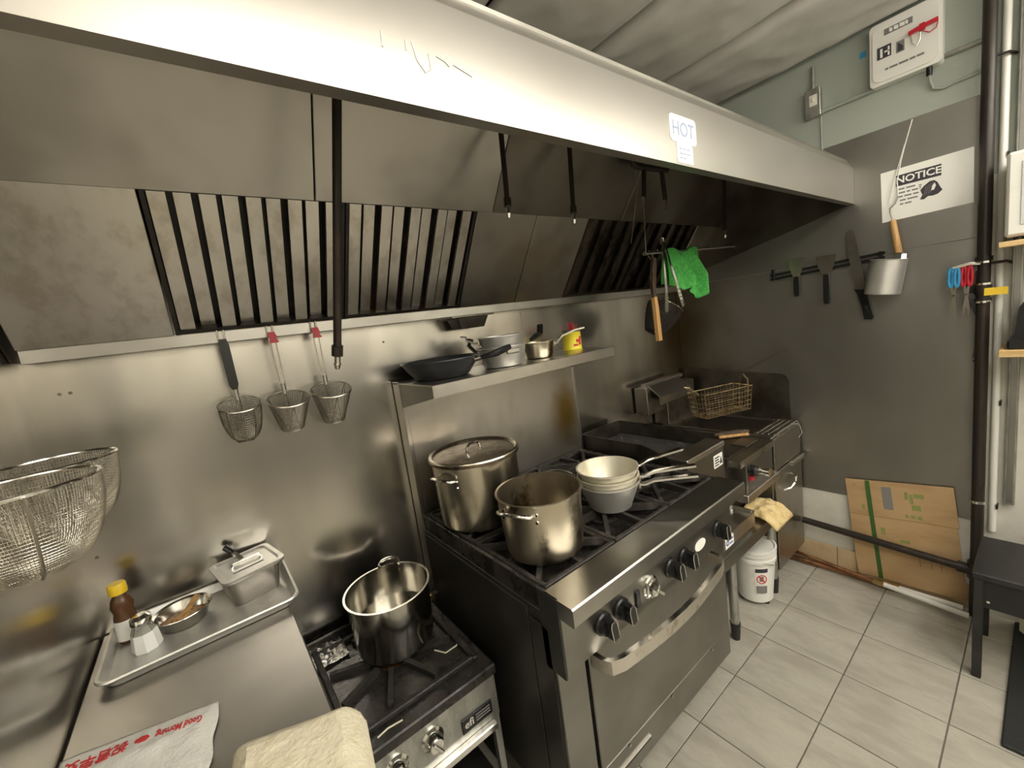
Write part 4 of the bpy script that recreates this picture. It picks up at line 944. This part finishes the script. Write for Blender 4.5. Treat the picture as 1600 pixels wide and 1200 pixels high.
# ladle pot with a wooden handle on a string
lp_ = thing('hanging_dipper', 'cylindrical steel dipper with a wooden handle hanging by a wire on the right wall', 'dipper', (XW - .075, -1.088, 1.515))
Md = Matrix.Translation((XW - .078, -1.088, 1.600)) @ Matrix.Rotation(.16, 4, 'X')
part('cup', B(Md).lathe([(0, -.078), (.062, -.078), (.066, -.074), (.066, .076), (.069, .078), (.066, .080), (.063, .076), (.062, -.072), (0, -.072)], seg=44), 'aluminium', lp_)
part('bracket', B().tube([(XW - .078, -1.150, 1.655), (XW - .07, -1.150, 1.690), (XW - .05, -1.128, 1.708)], 0, flat=(.018, .006)), 'steel', lp_)
part('wood_grip', B().cyl((XW - .052, -1.130, 1.700), (XW - .040, -1.108, 1.850), .014, .012, seg=16), 'wood', lp_)
part('hook', B().tube([(XW - .040, -1.108, 1.848), (XW - .038, -1.100, 1.885), (XW - .03, -1.097, 1.905), (XW - .012, -1.112, 1.925), (XW - .008, -1.122, 1.955)], .003, 8), 'wire_dark', lp_)
part('string', B().tube([(XW - .008, -1.122, 1.95), (XW - .006, -1.118, 2.02), (XW - .006, -1.130, 2.10), (XW - .006, -1.145, 2.17), (XW - .004, -1.167, 2.262)], .0022, 6), 'pvc', lp_)
part('string', B().tube([(XW - .008, -1.090, 1.93), (XW - .006, -1.108, 2.03), (XW - .006, -1.126, 2.10), (XW - .006, -1.143, 2.17)], .0016, 6), 'pvc', lp_)
# NOTICE sign
ns = thing('notice_sign', 'white laminated NOTICE sign about washing hands on the right wall', 'sign', (XW, -1.206, 1.855))
part('sheet', B().prism([(-1.060, 2.073), (-1.351, 2.077), (-1.353, 1.857), (-1.065, 1.851)], 'x', XW - .002, XW - .0005), 'paper', ns)
part('heading_bar', B().prism([(-1.113, 2.045), (-1.258, 2.045), (-1.258, 1.998), (-1.113, 1.998)], 'x', XW - .0026, XW - .0019), 'ink', ns)
RW_ = (PI / 2, 0, -PI / 2)
part('heading', text_mesh('NOTICE', .040, True), 'paper', ns, (XW - .003, -1.1855, 2.0215), RW_)
for i, tx_ in enumerate(((.024, .030), (.026, .012, .020), (.018, .024, .018), (.020, .034), (.012, .022))):
    b = B(); y_ = -1.118 - .004 * (i in (3, 4)) * 2
    for wlen in tx_:
        b.box(XW - .0028, XW - .0019, y_ - wlen, y_, 1.980 - i * .0165, 1.9865 - i * .0165); y_ -= wlen + .005
    part('small_print', b, 'ink_grey', ns)
b = B()
P = [(-1.193, 1.957), (-1.205, 1.972), (-1.222, 1.985), (-1.236, 1.986), (-1.246, 1.975), (-1.256, 1.950), (-1.262, 1.938), (-1.248, 1.925), (-1.232, 1.922), (-1.218, 1.925), (-1.205, 1.915), (-1.192, 1.918), (-1.200, 1.935)]
b.prism(P, 'x', XW - .0026, XW - .0019); part('hands_picture', b, 'ink', ns)
b = B(); b.prism([(-1.226, 1.945), (-1.230, 1.963), (-1.238, 1.975), (-1.242, 1.962), (-1.236, 1.946)], 'x', XW - .0030, XW - .0025); part('hands_highlight', b, 'paper', ns)
b = B()
for k in range(4):
    y_ = -1.203 - k * .007; b.prism([(y_, 1.930 + k * .002), (y_ - .0018, 1.930 + k * .002), (y_ - .010, 1.968 + k * .004), (y_ - .0085, 1.968 + k * .004)], 'x', XW - .0030, XW - .0025)
part('finger_lines', b, 'ink_grey', ns)
b = B()
for k in range(3): b.box(XW - .0026, XW - .0019, -1.196 - k * .001, -1.190 + k * .001, 1.965 + k * .007, 1.968 + k * .007)
part('drops_picture', b, 'ink', ns)
# fire system control box
cb = thing('control_box', 'white wall mounted fire system control box with a red pull handle', 'control box', (XE, -1.15, 2.437))
Pb = [(p[0], p[1]) for p in rrect(-1.149, 2.562, .228, .250, .016, 0, 4)]
part('box_body', B().prism(Pb, 'x', XE - .050, XE), 'white_plastic', cb)
part('box_cover', B().prism([(p[0], p[1]) for p in rrect(-1.149, 2.562, .206, .226, .03, 0, 5)], 'x', XE - .056, XE - .049), 'white_plastic', cb)
XB = XE - .0565
part('brand_strip', B().box(XB - .0008, XB + .001, -1.175, -1.085, 2.628, 2.652), 'ink_grey', cb)
b = B()
for yy, ww in ((-1.102, .010), (-1.117, .014), (-1.135, .016), (-1.153, .008)): b.prism([(yy, 2.634), (yy - ww, 2.632), (yy - ww, 2.646), (yy, 2.648)], 'x', XB - .0016, XB - .0007)
part('brand_mark', b, 'paper', cb)
part('viewing_window', B().box(XB - .0012, XB + .001, -1.108, -1.062, 2.540, 2.588), 'ink', cb)
b = B(); b.box(XB - .0018, XB - .001, -1.080, -1.072, 2.545, 2.580); b.box(XB - .0018, XB - .001, -1.103, -1.086, 2.560, 2.566); b.box(XB - .0018, XB - .001, -1.103, -1.097, 2.545, 2.580); part('window_detail', b, 'paper', cb)
part('second_window', B().box(XB - .0012, XB + .001, -1.150, -1.124, 2.536, 2.580), 'ink_grey', cb)
part('second_window_detail', B().prism([(-1.128, 2.54), (-1.146, 2.54), (-1.146, 2.556), (-1.138, 2.566), (-1.130, 2.576)], 'x', XB - .0018, XB - .001), 'ink', cb)
b = B(); y_ = -1.088
for ww in (.010, .026, .030, .018, .022): b.box(XB - .0014, XB - .0005, y_ - ww, y_, 2.488, 2.496); y_ -= ww + .004
part('small_print', b, 'ink_grey', cb)
hd = part('pull_handle', B().tube([(XB - .012, -1.165, 2.585), (XB - .014, -1.205, 2.590), (XB - .013, -1.252, 2.592)], 0, flat=(.012, .014)), 'red_plastic', cb, label='red pull handle')
part('handle_mount', B().box(XB - .016, XB + .002, -1.214, -1.196, 2.578, 2.604, .002), 'red_plastic', hd)
part('chain', B().tube([(XB - .006, -1.170, 2.580), (XB - .004, -1.175, 2.545), (XB - .004, -1.188, 2.530), (XB - .004, -1.198, 2.548), (XB - .006, -1.2, 2.575)], .0018, 6), 'wire', cb)
part('chain', B().tube([(XB - .006, -1.205, 2.576), (XB - .004, -1.225, 2.560), (XB - .004, -1.245, 2.566), (XB - .006, -1.250, 2.584)], .0018, 6), 'red_plastic', cb)
part('cable', B().tube([(XE - .03, -1.222, 2.44), (XE - .03, -1.222, 2.412), (XE - .012, -1.222, 2.385), (XE - .008, -1.232, 2.355), (XE - .008, -1.262, 2.342), (XE - .008, -1.30, 2.348), (XE - .008, -1.375, 2.352)], .005, 8), 'paint_green', cb)
part('cable_gland', B().cyl((XE - .03, -1.222, 2.44), (XE - .03, -1.222, 2.405), .010, seg=12), 'black_plastic', cb)
solo('blue_tape', B().box(XE - .002, XE, -1.012, -.990, 2.60, 2.625), 'blue_plastic', 'small blue tape scrap on the wall beside the control box', 'tape', (XE - .001, -1.0, 2.612))
# switch box, conduit
jb = thing('switch_box', 'small metal switch box with conduit on the upper right wall', 'switch', (XE, -.81, 2.42))
part('box_body', B().box(XE - .035, XE, -.845, -.780, 2.425, 2.555, .003), 'galvanized', jb)
part('toggle_plate', B().box(XE - .038, XE - .034, -.832, -.800, 2.475, 2.525, .001), 'pvc', jb)
part('toggle', B().box(XE - .046, XE - .036, -.820, -.812, 2.492, 2.510, .001), 'cream_plastic', jb)
part('conduit', B().tube([(XE - .012, -.812, 2.55), (XE - .012, -.812, 2.66)], .007, 10), 'galvanized', jb)
part('conduit', B().tube([(XE - .012, -.845, 2.44), (XE - .012, -1.04, 2.442)], .008, 10), 'paint_green', jb)
part('conduit', B().tube([(XE - .012, -1.26, 2.462), (XE - .012, -1.372, 2.462)], .009, 10), 'galvanized', jb)
part('wire', B().tube([(XE - .008, -.838, 2.425), (XE - .006, -.840, 2.20)], .003, 6), 'paint_green', jb)
# tall pipes
PY, PX = -1.389, XE - .060
gp = thing('black_gas_pipe', 'black vertical gas pipe from floor to ceiling on the right wall', 'pipe', (PX, PY, 0))
part('riser', B().cyl((PX, PY, 0), (PX, PY, 2.70), .0205, seg=20), 'iron_pipe', gp)
for z, h_ in ((1.615, .03), (1.500, .034), (1.452, .018)): part('coupling', B().cyl((PX, PY, z - h_ / 2), (PX, PY, z + h_ / 2), .0255, seg=20), 'iron_pipe', gp)
for z in (1.608, 1.447, 1.520): part('band', B().cyl((PX, PY, z - .004), (PX, PY, z + .004), .0265, seg=20), 'chrome', gp)
part('band', B().cyl((PX, PY, .560), (PX, PY, .572), .0265, seg=20), 'chrome', gp)
part('tee', B().cyl((PX, PY, .19), (PX, PY, .27), .028, seg=16), 'iron_pipe', gp)
part('branch_pipe', B().cyl((PX, PY, .225), (PX, -.712, .268), .018, seg=16), 'iron_pipe', gp)
part('branch_collar', B().cyl((PX, PY + .01, .226), (PX, PY + .06, .229), .025, seg=16), 'iron_pipe', gp)
part('wall_clamp', B().tube([(PX, PY - .02, 1.60), (PX + .01, PY - .06, 1.60), (XE, PY - .075, 1.59)], .006, 8), 'iron_pipe', gp)
part('wall_clamp', B().tube([(PX, PY - .01, 2.372), (PX + .01, PY - .05, 2.372), (XE, PY - .065, 2.372)], .005, 8), 'iron_pipe', gp)
part('tool_hook', B().tube([(PX - .02, PY + .01, 1.605), (PX - .03, PY + .035, 1.610), (PX - .03, PY + .085, 1.600)], .008, 8), 'chrome', gp)
part('black_strap', B().tube([(PX - .01, PY + .02, 1.600), (PX - .02, PY + .045, 1.56), (PX - .01, PY + .03, 1.47), (PX, PY + .008, 1.40)], 0, flat=(.004, .03)), 'black_plastic', gp)
solo('yellow_tape', B().tube([(PX - .026, PY - .004, 1.487), (PX - .020, PY - .02, 1.487), (PX - .004, PY - .045, 1.486), (PX, PY - .066, 1.485)], 0, flat=(.003, .030)), 'yellow_plastic', 'yellow tape flag wrapped on the black gas pipe', 'tape', (PX, PY - .04, 1.485))
wp_ = thing('white_pipe', 'thin white vertical pipe right behind the black gas pipe', 'pipe', (XE - .016, -1.428, .50))
part('riser', B().cyl((XE - .016, -1.430, .42), (XE - .016, -1.430, 2.70), .012, seg=14), 'pvc', wp_)
for z in (.53, 1.0, 2.0): part('clip', B().box(XE - .030, XE, -1.446, -1.440, z, z + .02), 'black_paint', wp_)
gp2 = thing('grey_conduit', 'grey metal conduit channel on the wall right of the pipes', 'conduit', (XE - .02, -1.48, .55))
part('channel', B().box(XE - .030, XE, -1.492, -1.462, .56, 2.69, .003), 'galvanized', gp2)
part('cover', B().box(XE - .034, XE - .029, -1.486, -1.468, .57, 2.68, .001), 'steel_sheet', gp2)
# scissors on the hook
def scissors(y, label, m):
    t = thing('scissors', label, 'scissors', (PX - .03, y, 1.40), 'scissors on the gas pipe')
    for s_ in (-1, 1):
        c = (PX - .03, y + s_ * .009, 1.560)
        b = B(); b.tube([(c[0] + s_ * .002, c[1] + .0065 * math.cos(a), c[2] + .040 * math.sin(a)) for a in [2 * PI * k / 16 for k in range(16)]], .0055, 8, True)
        part('finger_loop', b, m, t)
        part('blade', B().prism([(y + s_ * .010, 1.525), (y + s_ * .004, 1.53), (y - s_ * .008, 1.45), (y - s_ * .010, 1.40), (y - s_ * .006, 1.40), (y + s_ * .004, 1.46)], 'x', PX - .032 + s_ * .0015, PX - .030 + s_ * .0015), 'wire_dark', t)
    part('screw', B().cyl((PX - .036, y, 1.485), (PX - .026, y, 1.485), .004, seg=10), 'chrome', t)
scissors(-1.308, 'blue handled scissors hanging from the gas pipe hook', 'blue_plastic')
scissors(-1.345, 'red handled scissors hanging next to the black gas pipe', 'red_plastic')
solo('clear_hook', B().tube([(XW, -1.366, 1.235), (XW - .012, -1.366, 1.215), (XW - .014, -1.366, 1.20), (XW - .004, -1.366, 1.19)], .006, 8), 'glass', 'small clear plastic hook on the steel sheet near the gas pipe', 'hook', (XW, -1.366, 1.21))
solo('dark_skewer', B().cyl((XW - .03, -.44, 1.160), (XW - .006, -.66, 1.274), .003, seg=8), 'wire_dark', 'thin dark skewer leaning on the right wall above the tall fryer', 'skewer', (XW - .03, -.55, 1.16))
# cardboard leaning on the wall
cbx = thing('flattened_box', 'flattened brown cardboard box leaning on the right wall behind the pipes', 'cardboard', (XE - .07, -1.14, 0))
TLc, TRc, BLc, BRc = Vector((XE - .012, -.905, .550)), Vector((XE - .012, -1.310, .592)), Vector((XE - .030, -.960, .024)), Vector((XE - .030, -1.372, .048))
def cb_pt(u, v, off=0):
    p = TLc.lerp(TRc, u).lerp(BLc.lerp(BRc, u), v)
    p.x -= off + .004 * math.sin(u * 7) * math.sin(v * 5); return p
nr = Vector((1, 0, .18)).normalized()
def cb_quad(u0, u1, v0, v1, off, th, n=6):
    b = B(); b.grid(lambda a, c: cb_pt(u0 + (u1 - u0) * a, v0 + (v1 - v0) * c, off), n, n); b.grid(lambda a, c: cb_pt(u0 + (u1 - u0) * a, v0 + (v1 - v0) * c, off + th), n, n)
    # rim
    return b
def slab(u0, u1, v0, v1, off, th, n=8):
    b = B(); rings = []
    for t in (off, off + th):
        R = [cb_pt(u0 + (u1 - u0) * k / n, v0, t) for k in range(n)] + [cb_pt(u1, v0 + (v1 - v0) * k / n, t) for k in range(n)] + [cb_pt(u1 - (u1 - u0) * k / n, v1, t) for k in range(n)] + [cb_pt(u0, v1 - (v1 - v0) * k / n, t) for k in range(n)]
        rings.append(R)
    b.loft(rings, False, False); b.grid(lambda a, c: cb_pt(u0 + (u1 - u0) * a, v0 + (v1 - v0) * c, off + th), n, n); b.grid(lambda a, c: cb_pt(u0 + (u1 - u0) * a, v0 + (v1 - v0) * c, off), n, n)
    return b
part('flap', slab(0, 1, 0, .355, 0, .006), 'cardboard', cbx); pnl = part('panel', slab(.0, .985, .360, 1, .001, .007), 'cardboard', cbx)
part('crease', slab(0, 1, .352, .362, -.001, .004), 'cardboard_dark', cbx)
part('green_tape', slab(.205, .25, 0, 1, .0085, .0008), 'green_tape', cbx, label='strip of green tape')
part('barcode_print', slab(.36, .45, .05, .27, .0065, .0006), 'ink_grey', cbx)
for u0, u1, v0, v1 in ((.57, .60, .08, .15), (.61, .64, .10, .19), (.65, .74, .09, .13), (.62, .70, .20, .25), (.55, .58, .30, .33), (.60, .64, .30, .33), (.66, .70, .30, .335), (.14, .17, .25, .30), (.08, .10, .04, .06), (.30, .34, .46, .53), (.47, .56, .55, .58)):
    part('leaf_print', slab(u0, u1, v0, v1, .0085 if v0 > .36 else .0065, .0006, 3), 'green_print', cbx)
for u in (.62, .72, .80): part('arrow_print', slab(u, u + .012, .66, .78, .0085, .0006, 3), 'cardboard_dark', cbx)
# pipes along the floor
cpp = thing('copper_pipe', 'copper water pipe along the floor at the right wall, turning white PVC', 'pipe', (XE - .08, -1.0, 0))
part('copper_run', B().cyl((XE - .085, -.60, .022), (XE - .070, -1.10, .022), .013, seg=14), 'copper', cpp)
part('brass_joint', B().cyl((XE - .0715, -1.05, .022), (XE - .069, -1.13, .022), .018, seg=14), 'brass', cpp)
part('pvc_run', B().cyl((XE - .070, -1.12, .022), (XE - .066, -1.352, .022), .014, seg=14), 'pvc', cpp)
cp2 = thing('second_copper_pipe', 'brown copper pipe next to the wall with a white plastic end', 'pipe', (XE - .045, -.98, .03))
part('copper_run', B().cyl((XE - .045, -.60, .045), (XE - .120, -1.06, .050), .010, seg=14), 'copper', cp2)
part('brass_joint', B().cyl((XE - .117, -1.04, .050), (XE - .122, -1.08, .050), .015, seg=14), 'brass', cp2)
part('pvc_run', B().cyl((XE - .121, -1.08, .050), (XE - .128, -1.375, .030), .013, seg=14), 'pvc', cp2)

# ================================================================== SHELF AND BLACK TABLE AT THE RIGHT EDGE
su = thing('upper_plank_shelf', 'upper orange wooden plank shelf at the right edge', 'shelf', (2.90, -1.85, 1.65))
part('board', B().box(2.78, XE - .036, -2.3, -1.435, 1.652, 1.672, .002), 'plank', su)
for y in (-1.55, -2.2): part('bracket', B().prism([(XE - .036, 1.652), (2.82, 1.652), (XE - .036, 1.52)], 'y', y, y + .012), 'black_paint', su)
sl_ = thing('lower_plank_shelf', 'lower thick wooden plank shelf at the right edge', 'shelf', (2.90, -1.85, 1.23))
part('board', B().box(2.80, XE - .036, -2.3, -1.442, 1.235, 1.262, .002), 'plank', sl_)
for y in (-1.55, -2.2): part('bracket', B().prism([(XE - .036, 1.235), (2.84, 1.235), (XE - .036, 1.12)], 'y', y, y + .012), 'black_paint', sl_)
mw = thing('white_microwave', 'white framed microwave on the upper plank shelf', 'microwave', (2.90, -1.72, 1.673))
part('case', B().box(2.80, XE - .04, -1.95, -1.448, 1.685, 1.985, .008), 'white_plastic', mw)
dw = part('door', B().box(2.790, 2.802, -1.94, -1.452, 1.69, 1.98, .006), 'white_plastic', mw)
part('door_window', B().box(2.787, 2.791, -1.82, -1.485, 1.725, 1.945, .001), 'screen_grey', dw)
for y in (-1.48, -1.9):
    for x in (2.83, 2.94): part('foot', B().cyl((x, y, 1.672), (x, y, 1.687), .012, seg=10), 'black_paint', mw)
bx_ = thing('black_radio', 'black plastic appliance on the lower plank shelf', 'appliance', (2.9, -1.6, 1.262))
part('base', B().box(2.82, 2.97, -1.72, -1.462, 1.262, 1.30, .006), 'black_plastic', bx_)
part('back', B().prism([(-1.478, 1.298), (-1.70, 1.298), (-1.69, 1.44), (-1.50, 1.44), (-1.488, 1.42)], 'x', 2.85, 2.95), 'black_plastic', bx_)
# black side table
bt = thing('black_side_table', 'low black metal side table at the right edge of the floor', 'table', (2.70, -1.70, 0))
part('table_top', B().box(2.52, 2.86, -2.0, -1.408, .425, .45, .003), 'black_paint', bt)
part('apron', B().box(2.545, 2.85, -1.99, -1.435, .30, .425, .002), 'black_paint', bt)
for x in (2.53, 2.83):
    for y in (-1.438, -1.995): part('leg', B().box(x - .008, x + .02, y, y + .026, 0 if y > -1.5 else .0145, .426, .002), 'black_paint', bt)
part('screw', B().cyl((2.544, -1.45, .33), (2.540, -1.45, .33), .005, seg=10), 'chrome', bt)
mt = solo('rubber_mat', B().box(2.22, 2.99, -2.2, -1.505, .0, .014, .004), 'rubber', 'black rubber floor mat beside the black side table', 'mat', (2.53, -1.85, 0))
solo('cream_sponge', B().box(2.895, 2.97, -1.60, -1.520, .014, .10, .012), 'cream_plastic', 'cream coloured sponge block on the floor mat under the black table', 'sponge', (2.93, -1.56, .014))
